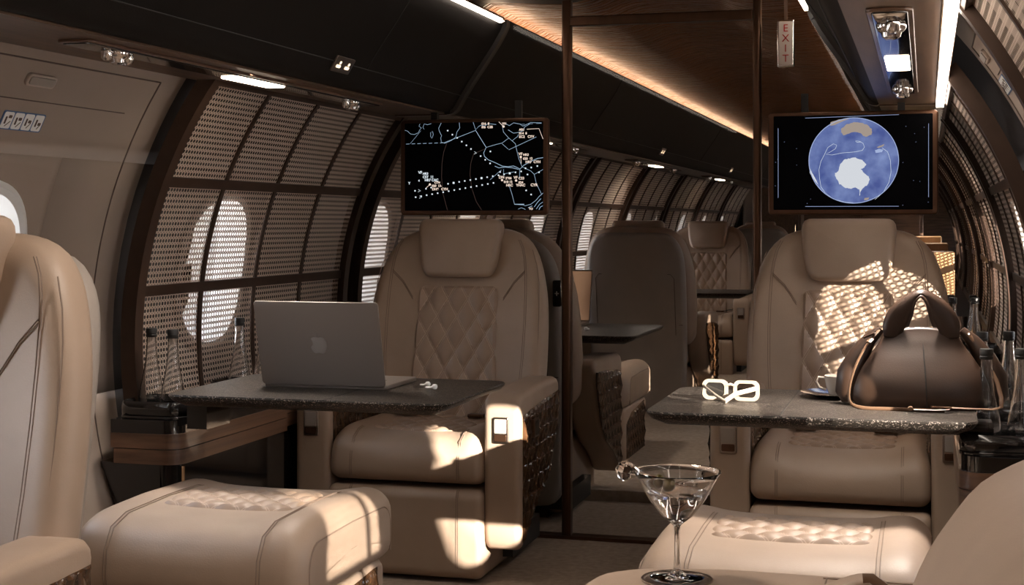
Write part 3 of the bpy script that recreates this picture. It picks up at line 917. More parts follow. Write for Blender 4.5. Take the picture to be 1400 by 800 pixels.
o2 = copy_tree(ot); o2.location = (-.285, 2.98, 0); tag(o2, 'brightly lit pale ottoman with quilted top behind the martini glass', 'ottoman')
o3 = copy_tree(ot); o3.location = (-1.625, 6.66, 0); tag(o3, 'small looking ottoman in the far cabin beside the seat behind the partition post', 'ottoman')

# ------------------------------------------------------------------ tables
def slab(poly, z1, th, name, parent, r=.06, bev=.018):
    """rounded polygon with an underside that slopes in"""
    N = len(poly); pts = []
    for i in range(N):
        p = Vector(poly[i]); a = (Vector(poly[i-1])-p).normalized(); b_ = (Vector(poly[(i+1) % N])-p).normalized()
        p0 = p+a*r; p1 = p+b_*r
        for k in range(9):
            t = k/8; pts.append(p0*(1-t)**2 + p*2*t*(1-t) + p1*t*t)
    cen = sum(pts, Vector((0,0)))/len(pts)
    mb = MB(); rings = []
    def ring(ins, z):
        out = []
        M_ = len(pts)
        for i in range(M_):
            t = (pts[(i+1) % M_]-pts[i-1]).normalized(); n = Vector((t.y,-t.x))
            if n.dot(pts[i]-cen) < 0: n = -n
            q = pts[i]-n*ins; out.append(Vector((q.x,q.y,z)))
        return out
    seq = [ring(.05, z1-th), ring(.012, z1-th*.55), ring(.001, z1-.007), ring(0, z1-.004), ring(.003, z1), ring(.02,z1)]
    v = [p for L in seq for p in L]; n = len(pts); f = []
    for i in range(len(seq)-1):
        for k in range(n):
            m_ = (k+1) % n; f.append((i*n+k,i*n+m_,(i+1)*n+m_,(i+1)*n+k))
    f.append(tuple(range(n))[::-1]); f.append(tuple((len(seq)-1)*n+k for k in range(n)))
    return mesh_obj(name, v, f, M['stone'], parent)
def make_table(x0, x1, y0, y1, wall, label, group='dark stone tables'):
    t = empty('folding_table', ((x0+x1)/2, (y0+y1)/2, 0)); tag(t, label, 'table', group)
    cx, cy = (x0+x1)/2, (y0+y1)/2; hx, hy = (x1-x0)/2, (y1-y0)/2
    top = slab([(-hx,-hy),(hx,-hy),(hx,hy),(-hx,hy)], .70, .034, 'tabletop', t)
    s = 1 if wall > 0 else -1
    fx = -s*hx + s*hx*2*.42
    MB().box(fx-.0012, fx+.0012, -hy+.004, hy-.004, .6995, .7006).build('fold_line', M['black'], t, smooth=False)
    MB().box(min(s*(hx-.30), s*(hx+.04)), max(s*(hx-.30), s*(hx+.04)), -.05,.05,.640,.668).build('support_arm', M['black'], t, smooth=False)
    MB().box(min(s*(hx-.02), s*(hx+.04)), max(s*(hx-.02), s*(hx+.04)), -.07,.07,.58,.66).build('hinge_block', M['black_gloss'], t, smooth=False)
    return t
make_table(-1.93,-1.142,3.44,4.01,-1,'dark speckled stone table top holding the grey laptop, left')
make_table(-.650,.115,3.44,4.01,1,'dark speckled stone table top holding the brown bag, right')
make_table(-1.93,-1.11,5.70,6.42,-1,'dark table in the far cabin carrying the laptop with a glowing screen')
make_table(-1.93,-1.10,9.35,9.95,-1,'small dark table far back between two far cabin seats')

# ---------------------------------------------------------------- consoles
def console(side, xin, y0, y1, label, trays=(), blunt=True):
    """xin: inner face as distance from the centre line"""
    root = empty('side_console', (0,0,0)); tag(root, label, 'console', 'wood banded side consoles')
    r = .05
    def foot(ins):
        w = 1.33
        pts = []
        for k in range(7):
            a = PI/2*k/6; pts.append((xin+ins + r - r*math.sin(PI/2-a+0) , y0+ins + r - r*math.cos(PI/2-a)))
        pts = [(xin+ins, y1)] + [(xin+ins + r*(1-math.cos(PI/2*k/6)), y0+ins + r*(1-math.sin(PI/2*k/6))) for k in range(7)]
        return pts
    def band(ins, z0, z1, outer):
        p = foot(ins) + [(outer, y0+ins), (outer, y1)]
        v = [(XC+side*a, b, z0) for a, b in p] + [(XC+side*a, b, z1) for a, b in p]; n = len(p)
        f = [tuple(range(n))[::-1], tuple(n+i for i in range(n))] + [(i,(i+1) % n,n+(i+1) % n,n+i) for i in range(n)]
        return v, f
    bv, bf = band(.012, 0, .478, 1.075)
    bv = [(x if not (abs(abs(x-XC)-1.075) < 1e-6 and z > .4) else XC+side*1.30, y, z) for x, y, z in bv]
    mesh_obj('cabinet_body', bv, bf, M['black_gloss'], root)
    mesh_obj('wood_band', *band(0, .478, .519, 1.25), M['walnut'], root)
    mesh_obj('wood_band', *band(0, .5215, .563, 1.26), M['walnut'], root)
    mesh_obj('console_top', *band(.004, .563, .600, 1.262), M['black_gloss'], root)
    # bright corner strip
    MB().box(*(sorted((XC+side*(xin+.0065), XC+side*(xin+.0130)))), y0+.045, y0+.052, .02, .47).build('corner_strip', M['brass'], root, smooth=False)
    for (ty, tl, tx) in trays:
        tr = MB(); w = .20
        cx = XC+side*tx
        tr.pillow(rrect(w, tl, .04), .010, .003, lambda a,b,c: (cx+a, ty+b, .604+c))
        rim = [Vector((cx+a, ty+b, .625)) for a,b in rrect(w-.012, tl-.012, .035, 6)]
        tr.tube(rim, .01, 8, closed=True, flat=(.006,.024))
        tr.build('bottle_tray', M['black_gloss'], root)
    return root
console(-1, 1.05, 3.64, 4.36, 'left wood banded console beside the laptop table', ((3.76,.20,1.155),(4.27,.16,1.155)))
console(1, 1.015, 3.60, 4.36, 'right wood banded console beside the bag table', ((3.74,.24,1.115),(4.28,.16,1.12)))
console(-1, 1.09, 4.38, 5.14, 'left console run between the near seat armrest and the wall')
console(1, 1.09, 4.38, 5.14, 'right console run between the near seat armrest and the wall')
console(-1, 1.09, 5.26, 14.0, 'long left console of the far cabin')
console(1, 1.04, 5.26, 9.0, 'long right console of the far cabin carrying four bottles', ((6.30,.30,1.13),))

# ----------------------------------------------------------------- bottles
def make_bottle():
    s = empty('glass_bottle')
    out = [(.001,0),(.030,0),(.0345,.003),(.0355,.02),(.0345,.045),(.0305,.075),(.0245,.105),(.019,.135),(.0158,.165),(.0138,.195),(.0132,.222),(.0142,.224)]
    inn = [(r-.0022, z+.001) for r, z in out[::-1]]
    inn = [(max(r,.0005), max(z,.004)) for r, z in inn]
    inn = [(.0118,.224)] + inn[1:-2] + [(.028,.006),(.0008,.006)]
    MB().lathe(out+inn, n=40).build('bottle_glass', M['glass'], s)
    MB().lathe([(.001,.213),(.0150,.213),(.0160,.215),(.0160,.220),(.0148,.221),(.0148,.223),(.0160,.224),(.0160,.236),(.015,.238),(.001,.238)], n=28).build('bottle_cap', M['black'], s)
    return s
bt = make_bottle()
BT = [(-2.140,3.76,.610,'left one of the two clear bottles on the near left console tray'),
      (-2.055,3.73,.610,'right one of the two clear bottles on the near left console tray'),
      (-2.105,4.25,.610,'clear bottle on the left console with its neck showing left of the laptop'),
      (-2.03,4.27,.610,'clear bottle on the left console mostly hidden behind the laptop lid'),
      (.140,3.69,.610,'nearest clear bottle with black cap at the right, in front of the bag table end'),
      (.222,3.72,.610,'clear bottle cut by the right picture edge on the near right tray'),
      (.150,4.26,.610,'clear bottle just behind and left of the nearest one on the right console'),
      (.222,4.30,.610,'clear bottle just behind and right of the nearest one on the right console'),
      (.10,6.42,.610,'left bottle of the back pair of four on the far right console'),
      (.105,6.20,.610,'left bottle of the front pair of four on the far right console'),
      (.19,6.42,.610,'right bottle of the back pair of four on the far right console'),
      (.19,6.20,.610,'right bottle of the front pair of four on the far right console')]
for i, (x,y,z,l) in enumerate(BT):
    b_ = bt if i == 0 else copy_tree(bt)
    b_.location = (x,y,z); b_.rotation_euler.z = i*.4; tag(b_, l, 'bottle', 'clear glass bottles on the consoles')

# ----------------------------------------------------------------- screens
def monitor(cx, cy, cz, w, h, label):
    root = empty('wall_monitor', (cx, cy, cz)); tag(root, label, 'screen')
    MB().pillow(rrect(w, h, .014), .03, .006, lambda a,b,c: (a, c+.015, b)).build('bezel', M['bronze'], root)
    MB().pillow(rrect(w-.036, h-.030, .003), .002, .0005, lambda a,b,c: (a, c-.0008, b+.002)).build('display', M['display'], root)
    return root
SW, SH = .560, .350
ms = monitor(-1.578, 5.06, 1.353, SW, SH, 'bronze framed wall screen showing a white line radar map above the left seat')
for xx in (-.16,.16): MB().box(xx-.012, xx+.012, .03,.05, .05, .24).build('hanger', M['black'], ms, smooth=False)
# radar map drawn in millimetre thin strokes; coordinates taken across the display
DW, DH = SW-.036, SH-.030
def mp(px, py):  # 0..1050 x 0..645 on the display
    return Vector(((px/1050-.5)*DW, -.0026, (.5-py/645)*DH+.002))
def poly(mb, pts, r=.0011, close=False): mb.tube([mp(*p) for p in pts], r*.62, 5, closed=close)
coast = MB()
poly(coast, [(0,50),(20,55),(45,78),(75,82),(105,70),(118,45),(130,35),(110,22),(118,5)], .0010)
poly(coast, [(150,45),(140,30),(152,5),(175,12),(205,4)], .0010)
poly(coast, [(200,70),(215,62),(222,85),(210,112),(200,98)], .0010, True)
poly(coast, [(282,0),(262,40),(268,62),(285,95),(278,110),(283,142),(310,150),(360,130),(395,105),(402,70),(424,40),(420,0)], .0012)
poly(coast, [(526,0),(545,55),(570,30),(590,22),(612,30),(640,12),(700,20)], .0011)
poly(coast, [(545,60),(625,185),(606,225),(612,250),(640,275),(700,300),(745,322),(790,328),(830,322),(880,345),(905,320),(960,290),(1010,270),(1050,265)], .0016)
poly(coast, [(690,322),(720,335),(770,330),(820,335),(870,348)], .0015)
poly(coast, [(625,185),(700,165),(745,155),(795,120),(820,140),(845,162),(850,190),(870,270),(895,330),(960,360),(985,385),(1000,450),(1040,530)], .0011)
poly(coast, [(745,20),(755,75),(790,115),(820,140),(860,110),(868,95)], .0011)
poly(coast, [(790,200),(745,160)], .0010); poly(coast, [(795,205),(1000,115)], .0011)
poly(coast, [(765,12),(800,30),(830,10),(880,20),(900,35),(960,10),(1040,15)], .0012)
poly(coast, [(790,60),(830,85),(870,80),(900,70),(915,40),(950,22)], .0012)
poly(coast, [(655,420),(740,350)], .0010); poly(coast, [(755,380),(835,365)], .0010); poly(coast, [(985,385),(1050,350)], .0010)
poly(coast, [(877,345),(876,410)], .0011); poly(coast, [(756,345),(756,400)], .0009)
poly(coast, [(800,470),(820,530),(838,600),(905,605),(915,612),(960,600),(1000,570),(1020,545),(1050,520)], .0012)
poly(coast, [(838,600),(910,600)], .0020)
poly(coast, [(865,635),(890,625),(920,638)], .0010); poly(coast, [(985,620),(1010,585),(1035,560)], .0014); poly(coast, [(1000,635),(1025,600),(1048,585)], .0012)
poly(coast, [(1020,640),(1030,620),(1048,612)], .0016); poly(coast, [(940,625),(970,612)], .0014)
for k in range(9): poly(coast, [(k*44-30+40,152-k*.8),(k*44+36,151-k*.8)], .0012) if k*44 < 300 else None
poly(coast, [(300,148),(420,105),(545,60)], .0012)
poly(coast, [(42,150),(125,55)], .0006)
for k in range(3): poly(coast, [(880+60*k,22-2*k),(915+60*k,21-2*k)], .0008)
coast.build('map_coastline', M['map_line'], ms)
rg = MB()
poly(rg, [(325,150),(300,220),(288,300),(285,400),(295,520),(330,640)], .0006)
poly(rg, [(530,230),(508,300),(502,380),(515,480),(550,580),(590,640)], .0006); poly(rg, [(530,230),(620,195)], .0006)
rg.build('range_ring', M['map_dim'], ms)
dots = MB()
def dot(x, y, r=5): dots.pillow(rrect(r*2/1050*DW, r*2/1050*DW, .0008, 2), .0008, .0002, lambda a,b,c: mp(x,y)+Vector((a,c-.0004,b)))
for k in range(14): dot(335+42.5*k, 448-6.6*k, 5 if k % 5 != 1 else 7)
for k in range(15): dot(85+42.5*k, 545-7.2*k, 5)
for x,y in ((80,498),(165,483),(205,475),(440,140),(475,168),(510,195),(583,248),(618,275),(655,302),(657,215),(332,58),(368,88),(405,112),(920,340),(963,335),(1008,325),(935,385),(730,365),(1020,370),(925,500),(962,530)): dot(x,y,5)
for (x,y) in ((105,498),(115,545),(535,225)):
    dots.tube([mp(x,y-10), mp(x+18,y), mp(x-2,y+8)], .0007, 4)
dots.build('waypoint_dots', M['map_white'], ms)
TX = [(105,372,'VF',26),(140,380,'HR3',22),(140,405,'CST  11',24),(155,428,'HR7 CAC',24),(105,430,'4',20),(28,450,'Y',24),
      (230,445,'CTN',20),(210,470,'020  13-',22),(212,495,'DH9   CYH',24),(590,20,'016  8',22),(590,45,'IR6  C2B',22),(745,22,'VH',22),
      (872,68,'AR1',22),(872,95,'014  8',22),(872,120,'EC2   CYV',24),(868,245,'VF',26),(902,250,'HR3',22),(902,278,'020  12',22),(920,303,'HR7  CYH',24),
      (720,412,'DN',26),(770,418,'2906',22),(832,415,'VF',26),(868,420,'C23',24),(758,445,'010 12',22),(868,450,'024',22),(775,470,'HRC',24),(850,470,'YHAC',24),(958,470,'CYR',26),(945,640,'TO',20)]
for x,y,s_,sz in TX:
    t = text_mesh(s_, sz/645*DH*1.05, tuple(mp(x,y)+Vector((0,-.0004,0))), M['map_white'] if x < 200 and y < 460 else M['map_text'], ms, 'map_lettering', bold=.00035)
tg = MB()
for x,y in ((195,452),(756,35),(885,258),(745,424),(850,428)):
    tg.pillow([(8.5/1050*DW*math.cos(a*PI/6), 8.5/1050*DW*math.sin(a*PI/6)) for a in range(12)], .001,.0002, lambda a,b,c: mp(x,y)+Vector((a,c-.0006,b)))
tg.tube([mp(930,58), mp(1020,55), mp(1050,130)], .0009, 5); tg.tube([mp(195,452), mp(165,478)], .0009, 5); tg.tube([mp(885,258), mp(888,305)], .0009, 5); tg.tube([mp(720,0), mp(750,30)], .0009, 5)
tg.build('aircraft_marks', M['map_text'], ms)

mg = monitor(-.240, 5.06, 1.353, SW, SH, 'bronze framed wall screen showing a blue globe above the right seat')
for xx in (-.16,.16): MB().box(xx-.012, xx+.012, .03,.05, .05, .24).build('hanger', M['black'], mg, smooth=False)
def gp(px, py):  # 0..1150 x 0..660
    return Vector(((px/1150-.5)*DW, -.0026, (.5-py/660)*DH+.002))
GR = (325/1150*DW, 298/660*DH)
v = [gp(585,318)]; f = []
for k in range(64):
    a = 2*PI*k/64; v.append(gp(585,318)+Vector((GR[0]*math.cos(a),0,GR[1]*math.sin(a))))
f = [(0,k+1,(k+1) % 64+1) for k in range(64)]
mesh_obj('globe_image', v, f, M['globe'], mg, smooth=False)
def land(pts, mat, name, jit=3, dy=.0004):
    P_ = []
    for i in range(len(pts)):
        a = Vector(pts[i]); b_ = Vector(pts[(i+1) % len(pts)])
        for k in range(4):
            q = a.lerp(b_, k/4); P_.append((q.x+random.uniform(-jit,jit), q.y+random.uniform(-jit,jit)))
    mesh_obj(name, [gp(*p)-Vector((0,dy,0)) for p in P_], [tuple(range(len(P_)))], mat, mg, smooth=False)
land([(490,345),(520,312),(560,302),(600,298),(650,318),(678,345),(660,370),(640,378),(655,400),(690,425),(705,450),(690,485),(665,500),(640,530),(628,565),(628,520),(600,508),(560,515),(520,505),(485,480),(455,430),(452,405),(480,385)], M['land_white'], 'ice_continent')
land([(500,90),(540,65),(590,50),(640,55),(690,75),(720,105),(715,140),(680,155),(655,145),(630,125),(590,118),(550,130),(515,142),(495,120)], M['land_tan'], 'brown_continent')
land([(750,228),(785,215),(808,205),(800,222),(765,232)], M['land_tan'], 'small_island', 1)
land([(420,48),(480,32),(560,25),(520,40),(450,70),(415,75)], M['land_tan'], 'upper_island', 1)
land([(270,370),(285,400),(315,450),(330,485),(300,450),(268,400)], M['land_white'], 'left_coast', 1)
land([(665,580),(700,575),(690,592),(660,595)], M['land_tan'], 'lower_coast', 1)
land([(300,95),(0,0),(0,0)][:0] or [(740,250),(765,240),(800,245),(790,262),(745,268)], M['track'], 'shallow_sea', 1, .0003)
rt = MB()
def gpoly(pts, r=.0008): rt.tube([gp(*p)-Vector((0,.0006,0)) for p in pts], r*.6, 5)
gpoly([(380,540),(350,500),(340,440),(335,380),(350,320),(375,275),(400,225),(440,200),(465,210),(455,235),(420,255),(385,272),(430,278),(500,265),(600,258),(650,248),(665,225),(655,200),(630,185),(600,182),(610,192),(640,190)])
gpoly([(790,232),(830,260),(850,320),(855,400),(840,470),(800,540),(740,590)]); gpoly([(380,540),(440,585),(520,605),(585,612)], .0005)
rt.build('route_line', M['map_white'], mg)
rl = MB()
v = []
for k in range(65):
    a = 2*PI*k/64; v.append(gp(585,318)+Vector((GR[0]*.995*math.cos(a),-.0003,GR[1]*.995*math.sin(a))))
rl.tube(v[:-1], .0013, 6, closed=True)
rl.build('atmosphere_rim', M['track'], mg)
sl = MB()
for a,b_ in (((235,17),(910,5)),((235,637),(910,637)),((35,85),(35,575)),((1120,70),(1120,575))): sl.tube([gp(*a), gp(*b_)], .0006, 5)
for k in range(26): 
    x, y = random.uniform(10,1140), random.uniform(10,650)
    if math.hypot((x-585)/330,(y-318)/300) > 1.05: sl.tube([gp(x,y), gp(x+4,y)], .0006, 4)
sl.build('frame_line', M['track'], mg)

# ----------------------------------------------------------------- laptops
def laptop(loc, rz, scale, label, near):
    root = empty('laptop', loc, rz); tag(root, label, 'laptop')
    W, D, H = .360, .25, .238
    MB().pillow(rrect(W, D, .012), .012, .003, lambda a,b,c: (a, b+D/2, .006+c)).build('deck', M['laptop'], root)
    kb = MB()
    for r in range(6):
        for k in range(14): kb.box(-W/2+.025+k*.0208, -W/2+.042+k*.0208, .035+r*.0165, .048+r*.0165, .012, .0128)
    kb.build('keyboard', M['keys'], root, smooth=False)
    MB().pillow(rrect(.13,.075,.004), .0008,.0002, lambda a,b,c: (a, b+.185, .0124+c)).build('trackpad', M['laptop_logo'], root)
    th = math.radians(15)   # the lid leans away from its keyboard
    def lid(a,b,c): return (a, -math.sin(th)*b - math.cos(th)*c, .010 + math.cos(th)*b - math.sin(th)*c)
    l = MB().pillow(rrect(W, H, .010), .007, .002, lambda a,b,c: lid(a, b+H/2, c+.004)).build('lid', M['laptop'], root)
    MB().pillow(rrect(W-.010, H-.014, .006), .001, .0003, lambda a,b,c: lid(a, b+H/2, c-.0002)).build('display', M['wallpaper'] if near == 'glow' else M['display'], root)
    # logo: bitten apple with a leaf
    P_ = [(0,13.0),(3,14.2),(6.5,15),(10.5,13.5),(12.8,11.0),(10.6,8.8),(9.6,5.6),(9.9,2.2),(11.6,-.8),(14.2,-2.6),(12.6,-7.0),(9.8,-11.4),(7.0,-13.4),(4.2,-13.3),(1.6,-12.2),(-1.0,-12.1),(-3.6,-13.2),(-6.2,-13.6),(-9.2,-11.6),(-12.0,-7.6),(-13.9,-2.6),(-14.3,3.0),(-13.2,8.4),(-10.4,12.4),(-6.6,14.4),(-3.0,14.0)]
    lg = MB(); k_ = .00165
    pts = [Vector((x*k_, y*k_)) for x, y in P_]
    lg.pillow(pts[::-1], .0005,.0001, lambda a,b,c: lid(-a, b+H/2-.004, c+.0078), n=2, rings=2)
    leaf = [(0.4,16.0),(.8,19.0),(2.6,21.6),(5.6,23.2),(5.8,20.4),(4.0,17.6),(2.0,16.3)]
    lg.pillow([Vector((x*k_, y*k_)) for x, y in leaf], .0005,.0001, lambda a,b,c: lid(-a, b+H/2-.004, c+.0078), rings=2)
    lg.build('logo', M['laptop_logo'], root)
    return root
laptop((-1.575, 3.69, .7003), 0, 1, 'grey laptop standing open with its lid towards the viewer on the left table', 'dark')
laptop((-1.62, 6.36, .7003), PI, 1, 'open laptop with glowing brown wallpaper on the far cabin table', 'glow')

# earbuds
def earbud(x, y, z, rz, label):
    root = empty('earbud', (x,y,z), rz); tag(root, label, 'earbud', 'white earbuds')
    MB().lathe([(.0005,-.007),(.005,-.006),(.0075,-.001),(.0075,.003),(.005,.007),(.0005,.008)], (0,0,.0075), 20).build('bud', M['white_plastic'], root)
    MB().tube([(.002,0,.008),(.014,.002,.0045),(.026,.004,.0042)], [.0045,.0038,.0036], 10).build('stem', M['white_plastic'], root)
earbud(-1.312,3.79,.7005,2.6,'left white earbud on the left table beside the laptop')
earbud(-1.275,3.74,.7005,2.9,'right white earbud on the left table beside the laptop')
earbud(-1.44,5.98,.7005,1.6,'left white earbud on the far cabin table')
earbud(-1.37,5.98,.7005,1.2,'right white earbud on the far cabin table')

# -------------------------------------------------------------- sunglasses
root = empty('sunglasses', (-.475, 3.71, .7005), math.radians(-6)); tag(root, 'cream square framed sunglasses standing on the right table', 'sunglasses')
fr = MB()
def rim(cx):
    o_ = rrect(.066,.052,.016,8,cx,.027); i_ = rrect(.048,.035,.011,8,cx,.0275); n = len(o_)
    v = []; f = []
    for y in (-.0025,.0025):
        v += [(a,y,b) for a,b in o_] + [(a,y,b) for a,b in i_]
    for k in range(n):
        m_ = (k+1) % n
        f += [(k,m_,n+m_,n+k),(2*n+k,2*n+m_,3*n+m_,3*n+k),(k,m_,2*n+m_,2*n+k),(n+k,n+m_,3*n+m_,3*n+k)]
    fr.add(v, f)
rim(-.040); rim(.040)
fr.tube([(-.012,0,.038),(0,-.001,.042),(.012,0,.038)], .0035, 8)
fr.build('frame', M['cream_frame'], root)
for cx in (-.040,.040):
    MB().pillow(rrect(.049,.036,.011,8,cx,.0275), .0016,.0004, lambda a,b,c: (a,c,b)).build('lens', M['sun_glass_lens'] if cx < 0 else M['smoked_glass'], root)
MB().tube([(-.070,0,.036),(-.066,-.008,.034),(-.03,-.035,.016),(.0,-.050,.003)], .004, 8, flat=(.0022,.0045)).build('temple', M['cream_frame'], root)
MB().tube([(.070,0,.036),(.066,-.008,.034),(.02,-.030,.022),(-.004,-.042,.004)], .004, 8, flat=(.0022,.006)).build('temple', M['cream_frame'], root)

# ---------------------------------------------------------------- cup
root = empty('saucer', (-.235, 3.86, .7005)); tag(root, 'silver saucer under the cream cup left of the bag', 'saucer')
MB().lathe([(.001,0),(.04,0),(.06,.006),(.078,.012),(.079,.014),(.058,.009),(.038,.004),(.001,.004)], n=44).build('dish', M['chrome'], root)
root = empty('coffee_cup', (-.215, 3.86, .7046)); tag(root, 'cream cup standing on the silver saucer left of the bag', 'cup')
MB().lathe([(.001,0),(.022,0),(.026,.004),(.034,.025),(.038,.052),(.0365,.053),(.032,.028),(.024,.006),(.001,.005)], n=40).build('bowl', M['coffee_cup'], root)
MB().tube([(-.036,0,.045),(-.052,0,.046),(-.058,0,.034),(-.050,0,.020),(-.033,0,.014)], .0035, 10).build('handle', M['coffee_cup'], root)

def crom(tab, x):
    n = len(tab)
    for i in range(n-1):
        if x <= tab[i+1][0] or i == n-2:
            t = (x-tab[i][0])/(tab[i+1][0]-tab[i][0]); p = [tab[max(0,min(n-1,i+d))][1] for d in (-1,0,1,2)]
            return .5*(2*p[1]+(-p[0]+p[2])*t+(2*p[0]-5*p[1]+4*p[2]-p[3])*t*t+(-p[0]+3*p[1]-3*p[2]+p[3])*t**3)
# ------------------------------------------------------------------- bag
def make_bag():
    root = empty('handbag', (-.012, 3.735, .7005), math.radians(2)); tag(root, 'dark brown leather handbag with two wide handles on the right table', 'bag')
    # body: stacked rings, folded in at the sides towards the top
    HT = .190; nz = 34; n = 72; v = []; f = []
    halfw = [(0,.165),(.02,.176),(.05,.178),(.09,.165),(.13,.138),(.16,.112),(.19,.093)]
    halfd = [(0,.078),(.03,.086),(.07,.080),(.11,.062),(.15,.038),(.19,.016)]
    for j in range(nz+1):
        t = j/nz; z = HT*t; w = crom(halfw, z); d = crom(halfd, z)
        for k in range(n):
            a = 2*PI*k/n; c, s_ = math.cos(a), math.sin(a); e = 2/2.6
            x = math.copysign(abs(c)**e, c)*w; y = math.copysign(abs(s_)**e, s_)*d
            side = abs(c)**3
            # gusset: sides tuck inward in the middle of the depth
            tuck = math.exp(-(y/(.35*d+.004))**2)*side
            x -= math.copysign(1, c)*tuck*(.010+.052*math.sin(PI*min(1,t*1.05))**1.5)
            # soft belly and slight sag
            y *= 1+.06*math.sin(2.2*x/.17+1)*(1-t)
            zz = z + (.004*math.cos(x*28)*t) - .006*abs(x/.09)**2*(t**6)
            v.append((x, y, zz))
    for j in range(nz):
        for k in range(n):
            m_ = (k+1) % n; f.append((j*n+k,j*n+m_,(j+1)*n+m_,(j+1)*n+k))
    f.append(tuple(range(n))[::-1])
    mesh_obj('dark_cap', [Vector((p[0]*.99, p[1]*.99, .1885)) for p in v[nz*n:(nz+1)*n]], [tuple(range(n))], M['black'], root)  # added black cap over the opening, keeps light off the bag's inside
    body = mesh_obj('body', v, f, M['bag'], root)
    so = body.modifiers.new('t','SOLIDIFY'); so.thickness = .002; so.offset = -1
    sm = MB(); sm.tube([(0.012-.01*(z/.19), -crom(halfd, z)*1.055-.0006+.004*(z/.19), z+.002) for z in [.19*k/16 for k in range(17)]], .0017, 6); sm.build('front_seam', M['black'], root)
    # shoulder pouches at the sides (the folded gussets)
    for sgn in (-1,1):
        g = MB()
        for_p = [(sgn*.095,.0,.188),(sgn*.122,.0,.162),(sgn*.150,0,.120),(sgn*.168,0,.075),(sgn*.172,0,.03),(sgn*.168,0,.008)]
        g.tube(for_p, [.010,.017,.026,.034,.034,.022], 16, flat=None)
        g.build('gusset', M['bag'], root)
    # handles: wide leaf shaped bands
    for sy, top in ((-1,.290),(1,.278)):
        path = []; wid = []
        N = 34
        CP = [(-.070,.168,.018),(-.064,.200,.026),(-.046,.236,.024),(-.024,.266,.013),(0,.281,.010),(.024,.266,.013),(.046,.236,.024),(.064,.200,.026),(.070,.168,.018)]
        for k in range(N+1):
            t = k/N*(len(CP)-1.0001); i0 = int(t); q = t-i0
            P4 = [Vector(CP[max(0,min(len(CP)-1,i0+d))]) for d in (-1,0,1,2)]
            c_ = .5*((2*P4[1])+(-P4[0]+P4[2])*q+(2*P4[0]-5*P4[1]+4*P4[2]-P4[3])*q*q+(-P4[0]+3*P4[1]-3*P4[2]+P4[3])*q**3)
            path.append(Vector((c_.x*(1 if sy < 0 else .9), sy*(.014+.012*math.sin(PI*k/N)), c_.y-(0 if sy < 0 else .008))))
            wid.append(c_.z)
        v = []; f = []
        for k, p in enumerate(path):
            t = (path[min(k+1,N)]-path[max(k-1,0)]).normalized()
            nn = Vector((0,1,0)); across = t.cross(nn).normalized()
            tw = math.sin(PI*k/N)**6*.9
            across = (across*math.cos(tw) + nn*math.sin(tw)).normalized()
            for q in (-1,-.5,0,.5,1): v.append(p + across*wid[k]*q + Vector((0,sy*0.006*(1-q*q),0)))
        for k in range(N):
            for q in range(4): f.append((k*5+q,k*5+q+1,(k+1)*5+q+1,(k+1)*5+q))
        h = mesh_obj('handle', v, f, M['bag'], root)
        so = h.modifiers.new('t','SOLIDIFY'); so.thickness = .005; so.offset = 0
    # long strap
    st = MB()
    pts = [(-.100,-.028,.186),(-.130,-.050,.150),(-.156,-.070,.100),(-.170,-.085,.050),(-.168,-.095,.015),(-.14,-.105,.004),(-.08,-.112,.0035),(0,-.118,.0035),(.05,-.124,.0035)]
    cr_ = []
    for i in range(len(pts)-1):
        for k in range(5):
            t = k/5
            p0 = Vector(pts[max(i-1,0)]); p1 = Vector(pts[i]); p2 = Vector(pts[i+1]); p3 = Vector(pts[min(i+2,len(pts)-1)])
            cr_.append(.5*((2*p1)+(-p0+p2)*t+(2*p0-5*p1+4*p2-p3)*t*t+(-p0+3*p1-3*p2+p3)*t**3))
    cr_.append(Vector(pts[-1]))
    st.tube(cr_, .005, 8, flat=(.005,.0018)); st.build('shoulder_strap', M['strap'], root)
    st = MB()
    st.tube([(-.02,-.128,.006),(.03,-.130,.006),(.06,-.130,.008),(.066,-.124,.012),(.02,-.120,.0125),(.10,-.112,.010),(.16,-.10,.008),(.182,-.07,.010),(.184,-.05,.03),(.176,-.035,.065),(.150,-.02,.13),(.108,-.012,.182)], .005, 8, flat=(.005,.0018))
    st.build('shoulder_strap', M['strap'], root)
    bk = MB(); bk.tube([(-.028,-.138,.008),(-.028,-.116,.008)], .004, 8, flat=(.006,.005)); bk.tube([(-.126,-.060,.158),(-.118,-.050,.166)], .005,8,flat=(.008,.003)); bk.build('strap_keeper', M['strap'], root)
    MB().tube([(-.110,-.040,.180),(-.135,-.03,.168)], .006, 10, flat=(.008,.003)).build('side_tab', M['bag'], root)
    MB().lathe([(.0005,0),(.004,0),(.005,.002),(.003,.004),(.0005,.004)], (.112,-.03,.178), 14).build('side_stud', M['chrome'], root)
make_bag()

